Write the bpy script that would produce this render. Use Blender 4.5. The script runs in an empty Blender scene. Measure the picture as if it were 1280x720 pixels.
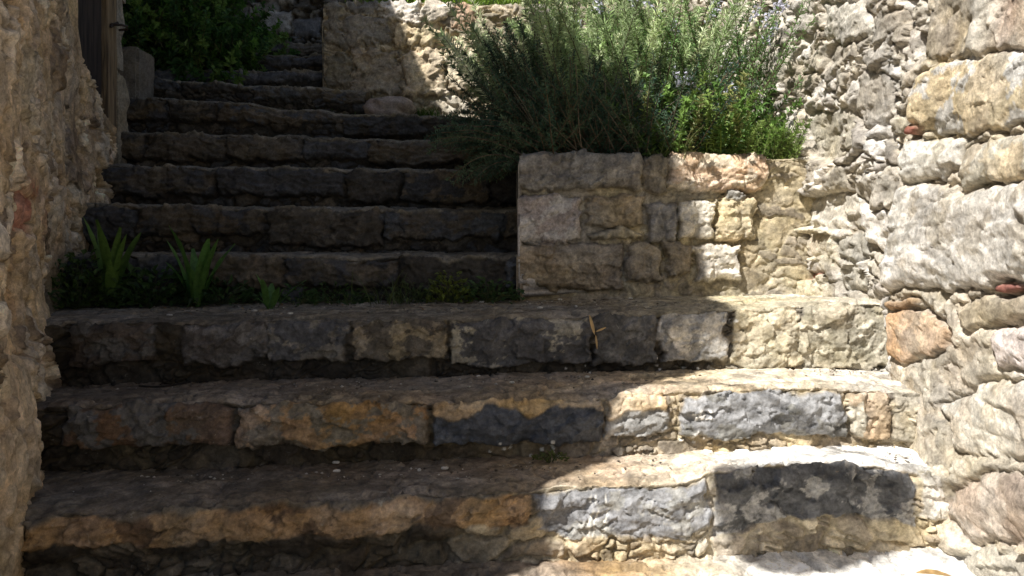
import bpy, math, random
import numpy as np

# ------------------------------------------------------------------ basics
F, CX, HY, E = 924.0, 640.0, 318.0, 0.745      # focal length, principal column, horizon row, eye height above the lowest tread
sc = bpy.context.scene
COL = sc.collection
RNG = np.random.default_rng(7)
random.seed(7)

def S(r, g, b):
    c = np.array([r, g, b], float) / 255.0
    return np.where(c <= 0.04045, c / 12.92, ((c + 0.055) / 1.055) ** 2.4)

def sst(a, b, x):
    t = np.clip((x - a) / (b - a), 0, 1)
    return t * t * (3 - 2 * t)

def hsh(ix, iy, seed):
    x = (ix.astype(np.int64) * 374761393 + iy.astype(np.int64) * 668265263 + seed * 1274126177) & 0xFFFFFFFF
    x = ((x ^ (x >> 13)) * 1274126177) & 0xFFFFFFFF
    x = ((x ^ (x >> 15)) * 2246822519) & 0xFFFFFFFF
    return ((x ^ (x >> 16)) & 0xFFFFFF) / float(0xFFFFFF)

def noise(x, y, seed):
    ix, iy = np.floor(x), np.floor(y)
    fx, fy = x - ix, y - iy
    u, v = fx * fx * fx * (fx * (fx * 6 - 15) + 10), fy * fy * fy * (fy * (fy * 6 - 15) + 10)
    def g(a, b):
        t = hsh(ix + a, iy + b, seed) * 6.28318
        return np.cos(t) * (fx - a) + np.sin(t) * (fy - b)
    n0 = g(0, 0) * (1 - u) + g(1, 0) * u
    n1 = g(0, 1) * (1 - u) + g(1, 1) * u
    return (n0 * (1 - v) + n1 * v) * 1.5

def fbm(x, y, f, o, seed, gain=0.5):
    r, a = 0.0, 1.0
    for i in range(o):
        r = r + a * noise(x * f + 17.3 * i, y * f - 9.1 * i, seed + i * 31)
        f *= 2.07; a *= gain
    return r

def ridged(x, y, f, o, seed):
    r, a = 0.0, 1.0
    for i in range(o):
        r = r + a * (1 - 2 * np.abs(noise(x * f + 7.3 * i, y * f + 3.1 * i, seed + i * 57)))
        f *= 2.1; a *= 0.5
    return r

def cells(x, y, seed, jit=0.85):
    """jittered-grid cells: nearest and second distance, cell hash coordinates, centre"""
    ix, iy = np.floor(x), np.floor(y)
    f1 = np.full(x.shape, 9.0); f2 = np.full(x.shape, 9.0)
    bi = np.zeros(x.shape); bj = np.zeros(x.shape); bx = np.zeros(x.shape); by = np.zeros(x.shape)
    for a in (-1, 0, 1):
        for b in (-1, 0, 1):
            ci, cj = ix + a, iy + b
            px = ci + 0.5 + jit * (hsh(ci, cj, seed) - 0.5)
            py = cj + 0.5 + jit * (hsh(ci, cj, seed + 101) - 0.5)
            d = np.hypot(px - x, py - y)
            n = d < f1
            f2 = np.where(n, f1, np.minimum(f2, d))
            f1 = np.where(n, d, f1)
            bi = np.where(n, ci, bi); bj = np.where(n, cj, bj)
            bx = np.where(n, px, bx); by = np.where(n, py, by)
    return f1, f2, bi, bj, bx, by

def facets(x, y, cx, cy, seed, tilt, off):
    """broken planar faces, as where a hammer or frost has split the stone"""
    wx = x + 0.35 * cx * fbm(x, y, 0.9 / cx, 3, seed + 5)
    wy = y + 0.35 * cy * fbm(x, y, 0.9 / cy, 3, seed + 6)
    f1, f2, i, j, px, py = cells(wx / cx, wy / cy, seed)
    tx = (hsh(i, j, seed + 11) - 0.5) * 2 * tilt
    ty = (hsh(i, j, seed + 12) - 0.5) * 2 * tilt
    o = (hsh(i, j, seed + 13) - 0.5) * 2 * off
    return o + tx * (wx - px * cx) + ty * (wy - py * cy)

def strata(x, y, f, seed):
    """thin bedding ledges"""
    p = y * f + 1.1 * fbm(x, y, 5.0, 3, seed) + x * 1.5
    t = p - np.floor(p)
    return np.where(t < 0.75, t / 0.75, (1 - t) / 0.25) - 0.5

def rough(x, y, seed, k=1.0):
    return k * (0.0045 * fbm(x * .7, y, 9, 3, seed) + 0.0030 * ridged(x * .7, y, 24, 3, seed + 3)
                + facets(x, y, .06, .032, seed + 9, .20, .0030) + 0.0012 * fbm(x, y, 120, 2, seed + 4))

def poly_sd(x, y, poly):
    """signed distance to a polygon, positive inside"""
    p = np.array(poly, float)
    best = np.full(x.shape, 1e9); ins = np.zeros(x.shape, bool)
    for k in range(len(p)):
        a, b = p[k], p[(k + 1) % len(p)]
        ex, ey = b - a
        t = np.clip(((x - a[0]) * ex + (y - a[1]) * ey) / (ex * ex + ey * ey + 1e-12), 0, 1)
        best = np.minimum(best, np.hypot(x - a[0] - t * ex, y - a[1] - t * ey))
        c = ((a[1] > y) != (b[1] > y)) & (x < ex * (y - a[1]) / (ey if abs(ey) > 1e-12 else 1e-12) + a[0])
        ins ^= c
    return np.where(ins, best, -best)

def pick(pal, r):
    pal = np.array(pal)
    return pal[np.minimum((r * len(pal)).astype(int), len(pal) - 1)]

def mixc(a, b, t):
    return a * (1 - t[..., None]) + b * t[..., None]

# ------------------------------------------------------------------ stone surfaces: colour and relief over a flat layout
def rubble(x, y, seed, cell=(.2, .11), amp=.04, pal=None, mort=None, gap=.16, depth=.025, k=1.0, fill=.35, ax=1.0):
    """random rubble: big stones with small stones packed between, set in mortar"""
    wx = x + cell[0] * .30 * fbm(x, y, 5, 4, seed + 1)
    wy = y + cell[1] * .35 * fbm(x, y, 7, 4, seed + 2)
    f1, f2, i, j, px, py = cells(wx / cell[0], wy / cell[1], seed)
    g1, g2, gi, gj, qx, qy = cells(wx / (cell[0] * .42), wy / (cell[1] * .5), seed + 40)
    small = hsh(i, j, seed + 3) < fill
    e = np.where(small, np.minimum(g2 - g1, (f2 - f1) * 2), f2 - f1)
    r = np.where(small, hsh(gi, gj, seed + 4), hsh(i, j, seed + 4))
    r2 = np.where(small, hsh(gi, gj, seed + 5), hsh(i, j, seed + 5))
    r3 = np.where(small, hsh(gi, gj, seed + 6), hsh(i, j, seed + 6))
    dx = np.where(small, wx - qx * cell[0] * .42, wx - px * cell[0])
    dy = np.where(small, wy - qy * cell[1] * .5, wy - py * cell[1])
    m = sst(gap * .35, gap, e + .10 * fbm(x, y, 30, 3, seed + 8))
    dome = 1 - np.exp(-np.maximum(e - gap * .3, 0) * 13)
    h = m * (amp * (.15 + .85 * r) * dome + amp * ((r2 - .5) * 5 * dx + (r3 - .5) * 8 * dy))
    h = h - (1 - m) * depth * (.6 + .8 * fbm(x, y, 14, 3, seed + 9))
    h = h + rough(x * ax, y, seed + 20, k) * (.55 + .45 * m)
    c = pick(pal, r2) * (.72 + .5 * r3)[..., None]
    c = c * np.clip(1 + .34 * fbm(x * ax, y, 18, 6, seed + 22, .62), .35, 1.8)[..., None]
    mc = np.array(mort) * (1 + .25 * fbm(x, y, 30, 3, seed + 23))[..., None]
    return h, mixc(mc, c, m), m

HS = .62
def stone_over(x, y, H, C, ID, idx, st, seed):
    """lay one particular stone into a surface"""
    p = np.array(st['poly'], float)
    lo, hi = p.min(0) - .04, p.max(0) + .04
    box = (x > lo[0]) & (x < hi[0]) & (y > lo[1]) & (y < hi[1])
    if not box.any():
        return
    X, Y = x[box], y[box]
    w = st.get('warp', .017)
    wx = X + w * fbm(X, Y, 9, 5, seed + 1, .6); wy = Y + w * .8 * fbm(X, Y, 9, 5, seed + 2, .6)
    sd = poly_sd(wx, wy, p)
    m = sst(-.004, .006, sd)
    groove = np.exp(-(sd / .010) ** 2) * (sd < .004) * st.get('groove', .006)
    rr = st.get('r', .010)
    size = hi - lo - .08
    fs = st.get('facet', 1.0); Xa = X * st.get('ax', 1.0)
    h = HS * st.get('h', .02) * (1 - np.exp(-np.maximum(sd, 0) / rr) * 1.0)
    h = h + fs * facets(Xa, Y, max(.05, min(.16, size[0] * .33)), max(.03, min(.08, size[1] * .42)), seed + 7, .13, .0045)
    h = h + st.get('k', 1.0) * rough(Xa, Y, seed + 30)
    if st.get('strata', 0):
        h = h + st['strata'] * strata(X, Y, st.get('sf', 26), seed + 50)
    c = np.array(st['c']) * np.clip(1 + st.get('mott', .32) * fbm(Xa * .7, Y, 16, 6, seed + 60, .64), .3, 1.9)[..., None]
    if 'c2' in st:
        t = sst(st.get('t2', .1) - .05, st.get('t2', .1) + .05, fbm(X, Y * st.get('asp', 1.3), st.get('s2', 8), 7, seed + 61, .58))
        c = mixc(c, np.array(st['c2']) * (1 + .2 * fbm(X, Y, 40, 3, seed + 62))[..., None], t)
    if 'crust' in st:                                   # a crust on the upper face; on the upper flight it paints lit lips
        col, yb, amp_ = st['crust']
        t = sst(-.006, .006, Y - (yb + amp_ * fbm(X, Y * .4, 10, 4, seed + 63)))
        c = mixc(c, np.array(col) * (1 + .35 * fbm(X, Y, 30, 4, seed + 64))[..., None], t)
        h = h + .007 * t
    if 'vlines' in st:
        for xv, wv in st['vlines']:
            dv_ = np.abs(X - xv - .012 * fbm(X * 0, Y, 14, 3, seed + 66) - .1 * (Y + .06))
            c = mixc(c, S(222, 218, 208) * np.ones_like(c), sst(wv, wv * .4, dv_) * sst(-.35, .1, fbm(X * 0, Y, 22, 2, seed + 67)))
    if 'veins' in st:
        vcol, vf = st['veins']
        vv = np.abs(fbm(X * vf + Y * .8, Y * .35, 1.0, 3, seed + 65))
        c = mixc(c, np.array(vcol), sst(.035, .012, vv) * .8)
    H[box] = np.where(m > .02, H[box] * (1 - m) + h * m, H[box]) - groove * (1 - m)
    C[box] = mixc(C[box], c, m)
    ii = ID[box]; ii[sd > .001] = idx; ID[box] = ii

# ------------------------------------------------------------------ mesh helpers
def new_obj(name, V, faces, cols, mat, parent=None, smooth=True, origin=None):
    V = np.asarray(V, float)
    if origin is None:
        origin = np.zeros(3)
    me = bpy.data.meshes.new(name)
    if isinstance(faces, np.ndarray):
        nf, k = faces.shape
        me.vertices.add(len(V)); me.vertices.foreach_set('co', (V - origin).astype(np.float32).ravel())
        me.loops.add(nf * k); me.loops.foreach_set('vertex_index', faces.astype(np.int32).ravel())
        me.polygons.add(nf); me.polygons.foreach_set('loop_start', np.arange(0, nf * k, k, dtype=np.int32))
        me.update(calc_edges=True)
    else:
        me.from_pydata([tuple(v) for v in (V - origin)], [], [list(map(int, f)) for f in faces])
    if cols is not None:
        a = me.attributes.new('col', 'FLOAT_COLOR', 'POINT')
        cc = np.ones((len(V), 4), np.float32); cc[:, :3] = np.clip(cols, 0.004, .92)
        a.data.foreach_set('color', cc.ravel())
    me.polygons.foreach_set('use_smooth', np.full(len(me.polygons), smooth))
    me.materials.append(mat)
    me.validate(); me.update()
    o = bpy.data.objects.new(name, me)
    COL.objects.link(o)
    if parent is not None:
        o.parent = parent
    else:
        o.location = origin
    return o

def tag(o, label=None, cat=None, group=None, kind=None):
    if label: o['label'] = label
    if cat: o['category'] = cat
    if group: o['group'] = group
    if kind: o['kind'] = kind
    return o

def thing(name, loc, label, cat, group=None):
    o = bpy.data.objects.new(name, None)
    o.empty_display_size = .1
    COL.objects.link(o)
    o.location = loc
    return tag(o, label, cat, group)

def emit_sheet(root, P, C, ID, parts, body_name, mat, thick_dir=None, thick=.25):
    """P (n,m,3) a displaced surface; split into the body and one mesh per named stone, body closed at the back"""
    org = np.array(root.location)
    n, m = P.shape[:2]
    idx = np.arange(n * m).reshape(n, m)
    fq = np.stack([idx[:-1, :-1], idx[1:, :-1], idx[1:, 1:], idx[:-1, 1:]], -1).reshape(-1, 4)
    fid = np.maximum(ID[:-1, :-1], np.maximum(ID[1:, 1:], np.maximum(ID[1:, :-1], ID[:-1, 1:]))).reshape(-1)
    V = P.reshape(-1, 3); CC = C.reshape(-1, 3)
    def sub(faces, name, extra=None):
        u, inv = np.unique(faces, return_inverse=True)
        return new_obj(name, V[u], inv.reshape(faces.shape), CC[u], mat, root, origin=org)
    for k, nm in enumerate(parts):
        f = fq[fid == k]
        if len(f) > 8:
            o = sub(f, nm[0] if isinstance(nm, tuple) else nm)
            if isinstance(nm, tuple) and nm[1]:
                o['label'] = nm[1]
    f = fq[fid < 0]
    if thick_dir is not None:                            # sides and back, so the masonry is solid
        loop = np.concatenate([idx[0, :], idx[1:, -1], idx[-1, -2::-1], idx[-2:0:-1, 0]])
        td = np.asarray(thick_dir, float)
        B = V[loop] + td * thick
        base = len(V)
        V = np.vstack([V, B, B.mean(0, keepdims=True)]); CC = np.vstack([CC, CC[loop], CC[loop].mean(0, keepdims=True)])
        L = len(loop); k = np.arange(L); k2 = (k + 1) % L
        side = np.stack([loop[k], base + k, base + k2, loop[k2]], -1)
        bc = np.full(L, base + L)
        back = np.stack([base + k, bc, bc, base + k2], -1)
        f = np.vstack([f, side])
        tri = back[:, [0, 1, 3]]
        # the fan closing the back goes in as degenerate-free quads of two neighbours
        q = np.stack([base + k[:-1:2], bc[:-1:2], base + (k[:-1:2] + 2) % L, base + k2[:-1:2]], -1)
        f = np.vstack([f, q])
    return sub(f, body_name)

def tubes(paths, radii, sides=5):
    Vs, Fs, b = [], [], 0
    for pth, rad in zip(paths, radii):
        pth = np.asarray(pth, float); k = len(pth)
        rad = np.broadcast_to(rad, (k,))
        T = np.gradient(pth, axis=0); T /= np.linalg.norm(T, axis=1, keepdims=True) + 1e-9
        ref = np.where(np.abs(T[:, 2:3]) > .9, np.array([[1., 0, 0]]), np.array([[0, 0, 1.]]))
        A = np.cross(T, ref); A /= np.linalg.norm(A, axis=1, keepdims=True) + 1e-9
        Bn = np.cross(T, A)
        an = np.arange(sides) / sides * 2 * np.pi
        R = pth[:, None] + rad[:, None, None] * (np.cos(an)[None, :, None] * A[:, None] + np.sin(an)[None, :, None] * Bn[:, None])
        Vs.append(R.reshape(-1, 3))
        i = np.arange(k - 1)[:, None] * sides; j = np.arange(sides)[None]; j2 = (j + 1) % sides
        Fs.append((b + np.stack([i + j, i + j2, i + sides + j2, i + sides + j], -1)).reshape(-1, 4))
        b += k * sides
    return np.vstack(Vs), np.vstack(Fs)

def leaves(P, D, N, L, W, fold=.25, droop=.15):
    """small leaves: base, two flanks, tip, folded on the midrib"""
    P, D, N = map(np.asarray, (P, D, N))
    n = len(P)
    D = D / (np.linalg.norm(D, axis=1, keepdims=True) + 1e-9)
    Sd = np.cross(D, N); Sd /= np.linalg.norm(Sd, axis=1, keepdims=True) + 1e-9
    N = np.cross(Sd, D)
    L = np.broadcast_to(L, (n,))[:, None]; W = np.broadcast_to(W, (n,))[:, None]
    mid = P + D * L * .45
    V = np.stack([P, mid + Sd * W * .5 + N * W * fold, P + D * L - N * L * droop, mid - Sd * W * .5 + N * W * fold], 1)
    i = np.arange(n)[:, None] * 4
    Fc = np.concatenate([i + np.array([[0, 1, 2]]), i + np.array([[0, 2, 3]])], 0)
    return V.reshape(-1, 3), Fc

def blade(base, d, up, L, W, bend, nseg=7, shape='lance', wav=0.0, fold=.18):
    """one larger leaf, curved, with a midrib crease"""
    base, d, up = (np.asarray(v, float) for v in (base, d, up))
    d = d / np.linalg.norm(d); s = np.cross(d, up); s /= np.linalg.norm(s); nrm = np.cross(s, d)
    V, Fc = [], []
    for i in range(nseg + 1):
        t = i / nseg
        a = bend * t
        c = base + L * (d * (math.sin(a) / bend if bend else t) - nrm * ((1 - math.cos(a)) / bend if bend else 0)) if bend else base + d * L * t
        nn = nrm * math.cos(a) + d * math.sin(a)
        if shape == 'lance':
            w = W * (.12 + .88 * math.sin(math.pi * min(1, t * .93 + .04)) ** .9 if t > .12 else .16 + t)
        elif shape == 'grass':
            w = W * (1 - t ** 2)
        else:
            w = W * math.sin(math.pi * (.06 + .9 * t)) ** .7
        wv = wav * W * math.sin(t * 17 + L * 90)
        V += [c + s * w * .5 + nn * (w * fold + wv), c, c - s * w * .5 + nn * (w * fold - wv)]
        if i:
            b = (i - 1) * 3
            Fc += [[b, b + 1, b + 4, b + 3], [b + 1, b + 2, b + 5, b + 4]]
    return np.array(V), np.array(Fc)

class Bag:
    def __init__(s): s.v, s.f, s.c, s.n = [], [], [], 0
    def add(s, V, Fc, col):
        s.v.append(V); s.f += [list(q) for q in (np.asarray(Fc) + s.n)]
        c = np.asarray(col, float)
        s.c.append(np.broadcast_to(c, (len(V), 3)) if c.ndim == 1 else c); s.n += len(V)
    def build(s, name, mat, parent=None, origin=None, smooth=True):
        return new_obj(name, np.vstack(s.v), s.f, np.vstack(s.c), mat, parent, smooth, origin)

# ------------------------------------------------------------------ materials
def nodes(name):
    m = bpy.data.materials.new(name); m.use_nodes = True
    nt = m.node_tree; nt.nodes.clear()
    def N(t, **kw):
        n = nt.nodes.new(t)
        for k, v in kw.items(): setattr(n, k, v)
        return n
    return m, nt, N, nt.links.new

def mat_stone(name, bump=.6, fine=1.0, lichen=.5, rough_=.88, grime=.5):
    m, nt, N, ln = nodes(name)
    out = N('ShaderNodeOutputMaterial'); bs = N('ShaderNodeBsdfPrincipled'); ln(bs.outputs[0], out.inputs[0])
    geo = N('ShaderNodeNewGeometry'); at = N('ShaderNodeAttribute', attribute_name='col')
    def nz(scale, det, rg=.6, dist=0.0):
        n = N('ShaderNodeTexNoise'); n.inputs['Scale'].default_value = scale; n.inputs['Detail'].default_value = det
        n.inputs['Roughness'].default_value = rg; n.inputs['Distortion'].default_value = dist
        ln(geo.outputs['Position'], n.inputs['Vector']); return n
    def rng(src, a, b, c, d):
        r = N('ShaderNodeMapRange'); r.inputs[1].default_value = a; r.inputs[2].default_value = b
        r.inputs[3].default_value = c; r.inputs[4].default_value = d; ln(src, r.inputs[0]); return r.outputs[0]
    def mix(fac, a, b, mode='MIX'):
        x = N('ShaderNodeMix', data_type='RGBA', blend_type=mode)
        if isinstance(fac, float): x.inputs[0].default_value = fac
        else: ln(fac, x.inputs[0])
        for s_, i in ((a, 6), (b, 7)):
            if isinstance(s_, tuple): x.inputs[i].default_value = s_
            else: ln(s_, x.inputs[i])
        return x.outputs[2]
    n1 = nz(26, 9, .68, .3); n2 = nz(7, 6, .6); n3 = nz(95, 8, .78); n4 = nz(3.2, 4)
    v1 = rng(n1.outputs[0], .3, .7, .60, 1.40); v3 = rng(n3.outputs[0], .32, .68, .58, 1.42)
    hs = N('ShaderNodeHueSaturation'); hs.inputs['Fac'].default_value = 1
    ln(rng(n2.outputs[0], .35, .65, .494, .506), hs.inputs['Hue']); ln(rng(n4.outputs[0], .35, .65, .58, 1.02), hs.inputs['Saturation'])
    mul = N('ShaderNodeMath', operation='MULTIPLY'); ln(v1, mul.inputs[0]); ln(v3, mul.inputs[1])
    ln(mul.outputs[0], hs.inputs['Value']); ln(at.outputs['Color'], hs.inputs['Color'])
    c = hs.outputs[0]
    # dirt blotches and pale lichen with shapes of their own
    gd = nz(11, 8, .7, .6); c = mix(rng(gd.outputs[0], .56, .70, 0, grime), c, (.045, .040, .030, 1), 'MIX')
    lz = nz(38, 7, .72, .4); lz2 = nz(5, 4)
    lm = N('ShaderNodeMath', operation='MULTIPLY'); ln(rng(lz.outputs[0], .60, .68, 0, 1), lm.inputs[0]); ln(rng(lz2.outputs[0], .48, .62, 0, lichen), lm.inputs[1])
    c = mix(lm.outputs[0], c, (.50, .48, .42, 1))
    ln(c, bs.inputs['Base Color'])
    bs.inputs['Roughness'].default_value = rough_; bs.inputs['Specular IOR Level'].default_value = .25
    b1 = N('ShaderNodeBump'); b1.inputs['Strength'].default_value = bump; b1.inputs['Distance'].default_value = .010 * fine
    ln(n1.outputs[0], b1.inputs['Height'])
    b2 = N('ShaderNodeBump'); b2.inputs['Strength'].default_value = bump; b2.inputs['Distance'].default_value = .0035 * fine
    ln(n3.outputs[0], b2.inputs['Height']); ln(b1.outputs[0], b2.inputs['Normal'])
    ln(b2.outputs[0], bs.inputs['Normal'])
    return m

def mat_leaf(name, trans=.3, rough_=.5):
    m, nt, N, ln = nodes(name)
    out = N('ShaderNodeOutputMaterial'); bs = N('ShaderNodeBsdfPrincipled'); tr = N('ShaderNodeBsdfTranslucent'); mx = N('ShaderNodeMixShader')
    at = N('ShaderNodeAttribute', attribute_name='col'); geo = N('ShaderNodeNewGeometry')
    n = N('ShaderNodeTexNoise'); n.inputs['Scale'].default_value = 60; n.inputs['Detail'].default_value = 4
    ln(geo.outputs['Position'], n.inputs['Vector'])
    r = N('ShaderNodeMapRange'); r.inputs[1].default_value = .3; r.inputs[2].default_value = .7; r.inputs[3].default_value = .7; r.inputs[4].default_value = 1.3
    ln(n.outputs[0], r.inputs[0])
    hs = N('ShaderNodeHueSaturation'); ln(at.outputs['Color'], hs.inputs['Color']); ln(r.outputs[0], hs.inputs['Value'])
    ln(hs.outputs[0], bs.inputs['Base Color']); bs.inputs['Roughness'].default_value = rough_; bs.inputs['Specular IOR Level'].default_value = .35
    ln(hs.outputs[0], tr.inputs['Color'])
    mx.inputs[0].default_value = trans
    ln(bs.outputs[0], mx.inputs[1]); ln(tr.outputs[0], mx.inputs[2]); ln(mx.outputs[0], out.inputs[0])
    return m

def mat_wood(name, base, dark):
    m, nt, N, ln = nodes(name)
    out = N('ShaderNodeOutputMaterial'); bs = N('ShaderNodeBsdfPrincipled'); ln(bs.outputs[0], out.inputs[0])
    geo = N('ShaderNodeNewGeometry'); mp = N('ShaderNodeMapping'); mp.inputs['Scale'].default_value = (60, 60, 4)
    ln(geo.outputs['Position'], mp.inputs['Vector'])
    n = N('ShaderNodeTexNoise'); n.inputs['Scale'].default_value = 1; n.inputs['Detail'].default_value = 7; n.inputs['Distortion'].default_value = .6
    ln(mp.outputs[0], n.inputs['Vector'])
    cr = N('ShaderNodeValToRGB'); cr.color_ramp.elements[0].position = .32; cr.color_ramp.elements[1].position = .68
    cr.color_ramp.elements[0].color = (*dark, 1); cr.color_ramp.elements[1].color = (*base, 1)
    ln(n.outputs[0], cr.inputs[0]); ln(cr.outputs[0], bs.inputs['Base Color']); bs.inputs['Roughness'].default_value = .8
    b = N('ShaderNodeBump'); b.inputs['Strength'].default_value = .6; b.inputs['Distance'].default_value = .004
    ln(n.outputs[0], b.inputs['Height']); ln(b.outputs[0], bs.inputs['Normal'])
    return m

def mat_metal(name):
    m, nt, N, ln = nodes(name)
    out = N('ShaderNodeOutputMaterial'); bs = N('ShaderNodeBsdfPrincipled'); ln(bs.outputs[0], out.inputs[0])
    n = N('ShaderNodeTexNoise'); n.inputs['Scale'].default_value = 40
    cr = N('ShaderNodeValToRGB'); cr.color_ramp.elements[0].color = (.012, .011, .010, 1); cr.color_ramp.elements[1].color = (.05, .03, .02, 1)
    ln(n.outputs[0], cr.inputs[0]); ln(cr.outputs[0], bs.inputs['Base Color']); bs.inputs['Roughness'].default_value = .6
    return m

STONE = mat_stone('weathered_stone')
PALE = mat_stone('pale_limestone', bump=.85, fine=1.5, lichen=.25, grime=.30)
DAMP = mat_stone('damp_mossy_stone', lichen=.15, grime=.6)
EARTH = mat_stone('earth', bump=1.0, lichen=0.0, grime=.3)
LEAF = mat_leaf('leaf'); NEEDLE = mat_leaf('needle_leaf', .3, .6); PETAL = mat_leaf('petal', .4, .6)
BARK = mat_stone('twig_bark', bump=.5, lichen=.1, grime=.2)
WOOD = mat_wood('grey_wood', S(150, 130, 100), S(70, 58, 45)); DARKWOOD = mat_wood('dark_wood', S(62, 52, 48), S(22, 18, 18))
IRON = mat_metal('rusty_iron')

# ------------------------------------------------------------------ steps and other ledges: a face that turns over a worn edge into a top
def col_at(px, c, s):
    d = c / (1 - s * (px - CX) / F)
    return (px - CX) / F * d, d

def ledge(root, c, s, edge, x0, x1, zlow, back, zback, blocks, body, seed, res=.004, mat=None, face_pal=None, face_mort=None,
          tread_c=None, mort_depth=.03, tread_cells=(.45, .3), face_fill=.5, parts_name='stone_block', rnd=.011, ragged=0.0, wob=1.0, tread_k=1.0, face_amp=.009, base_h=-.010, hs=1.0, groove=.006, face_depth=.012, face_k=.8, face_cells=(.12, .06), shade=None, flush=None, pebs=(), thick=True, tback=None):
    ex = np.array([col_at(p[0], c, s)[0] for p in edge]); ed = np.array([col_at(p[0], c, s)[1] for p in edge])
    ez = np.array([E - (p[1] - HY) * d / F for p, d in zip(edge, ed)])
    nx = max(8, int((x1 - x0) / res)); X = np.linspace(x0, x1, nx)
    dl = c + s * X + .012 * wob * fbm(X, X * 0, 2.2, 3, seed + 900)
    ze = np.interp(X, ex, ez) + .006 * wob * fbm(X, X * 0 + 3, 6, 4, seed + 901)
    zl = np.interp(X, [x0, x1], zlow) if isinstance(zlow, (tuple, list)) else np.full(nx, zlow)
    db = back(X) if callable(back) else np.full(nx, float(back))
    zb = zback(X) if callable(zback) else np.full(nx, float(zback))
    nr = max(6, int((ze - zl).max() / res)); ntd = max(5, int((db - dl).max() / (res * 1.35)))
    tr = np.linspace(0, 1, nr)[:, None]; tt = (np.linspace(0, 1, ntd + 1)[1:] ** 1.15)[:, None]
    Zr = zl + (ze - zl) * tr; Yr = np.broadcast_to(dl, Zr.shape)
    Yt = dl + (db - dl) * tt; Zt = ze + (zb - ze) * tt
    X2 = np.broadcast_to(X, (nr + ntd, nx)).copy()
    Y2 = np.vstack([Yr, Yt]); Z2 = np.vstack([Zr, Zt])
    Bc = np.vstack([Zr - ze, Yt - dl])
    th = sst(-.03, .03, Bc) * (np.pi / 2)
    Ny, Nz = -np.cos(th), np.sin(th)
    # the face: small stones and mortar under and between the blocks
    H, Cc, m = rubble(X2, Bc, seed, face_cells, face_amp, face_pal, face_mort, .2, face_depth, face_k, face_fill)
    if shade is not None:  # face colour carries shade and wet stain at left, sunlight at right
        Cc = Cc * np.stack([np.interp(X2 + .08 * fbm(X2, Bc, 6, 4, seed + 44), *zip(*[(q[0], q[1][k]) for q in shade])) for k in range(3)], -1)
    dep = mort_depth if flush is None else np.interp(X2, [flush[0], flush[0] + .25], [mort_depth, flush[1]])
    H = H - dep * sst(-.075, -.125, Bc) + base_h
    # the tread: worn flags and packed dust
    th_, tc, tm = rubble(X2, Bc, seed + 300, tread_cells, .006, [np.array([1., 1, 1])] * 2, np.array([.8, .8, .8]), .06, .006, .55 * tread_k, .3)
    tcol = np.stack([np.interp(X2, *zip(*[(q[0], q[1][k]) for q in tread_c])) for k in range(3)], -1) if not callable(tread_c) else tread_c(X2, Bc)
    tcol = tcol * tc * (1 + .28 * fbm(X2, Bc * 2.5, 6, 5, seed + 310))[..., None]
    w = sst(-.006, .012, Bc)
    H = H * (1 - w) + th_ * w; Cc = mixc(Cc, tcol, w)
    ID = np.full(X2.shape, -1)
    for k, b in enumerate(blocks):
        xa, da = col_at(b['x'][0], c, s); xb, dbb = col_at(b['x'][1], c, s)
        ea, eb = np.interp(b['x'][0], [p[0] for p in edge], [p[1] for p in edge]), np.interp(b['x'][1], [p[0] for p in edge], [p[1] for p in edge])
        ya, yb = b['y']
        t = b.get('top', .06); t0, t1 = (t if isinstance(t, (tuple, list)) else (t, t))
        if 'yt' in b: t0, t1 = -(b['yt'][0] - ea) * da / F, -(b['yt'][1] - eb) * dbb / F
        sk = b.get('skew', 0.0)
        st = dict(b); st['h'] = st.get('h', .02) * hs; st.setdefault('groove', groove); lo0, lo1 = -(ya - ea) * da / F, -(yb - eb) * dbb / F
        st['poly'] = [(xa + sk, lo0), ((xa + xb) / 2, (lo0 + lo1) / 2 - b.get('sag', .004)), (xb, lo1), (xb + .006, lo1 * .4), (xb - sk * .5, t1), ((xa + xb) / 2, (t0 + t1) / 2 + .01), (xa, t0)]
        if 'crust' in b:
            st['crust'] = (b['crust'][0], -b['crust'][1], b['crust'][2])
        stone_over(X2, Bc, H, Cc, ID, k, st, seed + 1000 + 70 * k)
    for (pxx, pyy, sp, npb) in pebs:
        gx, gd = col_at(pxx, c, s); gb = -(pyy - np.interp(pxx, [p[0] for p in edge], [p[1] for p in edge])) * gd / F
        for _ in range(npb):
            x_, b_, r_ = gx + RNG.normal() * sp, gb + RNG.normal() * sp * .5, RNG.uniform(.003, .0075)
            q = ((X2 - x_) / r_) ** 2 + ((Bc - b_) / (r_ * .8)) ** 2
            H = H + .006 * np.exp(-q); Cc = mixc(Cc, S(212, 208, 200) * np.ones_like(Cc), sst(1.1, .6, q))
    H = H - rnd * np.exp(-(Bc / .022) ** 2) * (1 + .7 * fbm(X2, Bc * 0, 9, 4, seed + 905))
    if ragged:
        X2 = X2 + ragged * (fbm(Bc, X2 * 0 + 2, 9, 4, seed + 910) - .3 + 14 * np.clip(-H, -.04, .02)) * np.exp(-(X2 - x0) / .05)
    P = np.stack([X2, Y2 + Ny * H, Z2 + Nz * H], -1)
    names = [(b.get('name', parts_name), b.get('label')) for b in blocks]
    emit_sheet(root, P, Cc, ID, names, body, mat or STONE, (0, .02, -1) if thick else None, .22)

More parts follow.
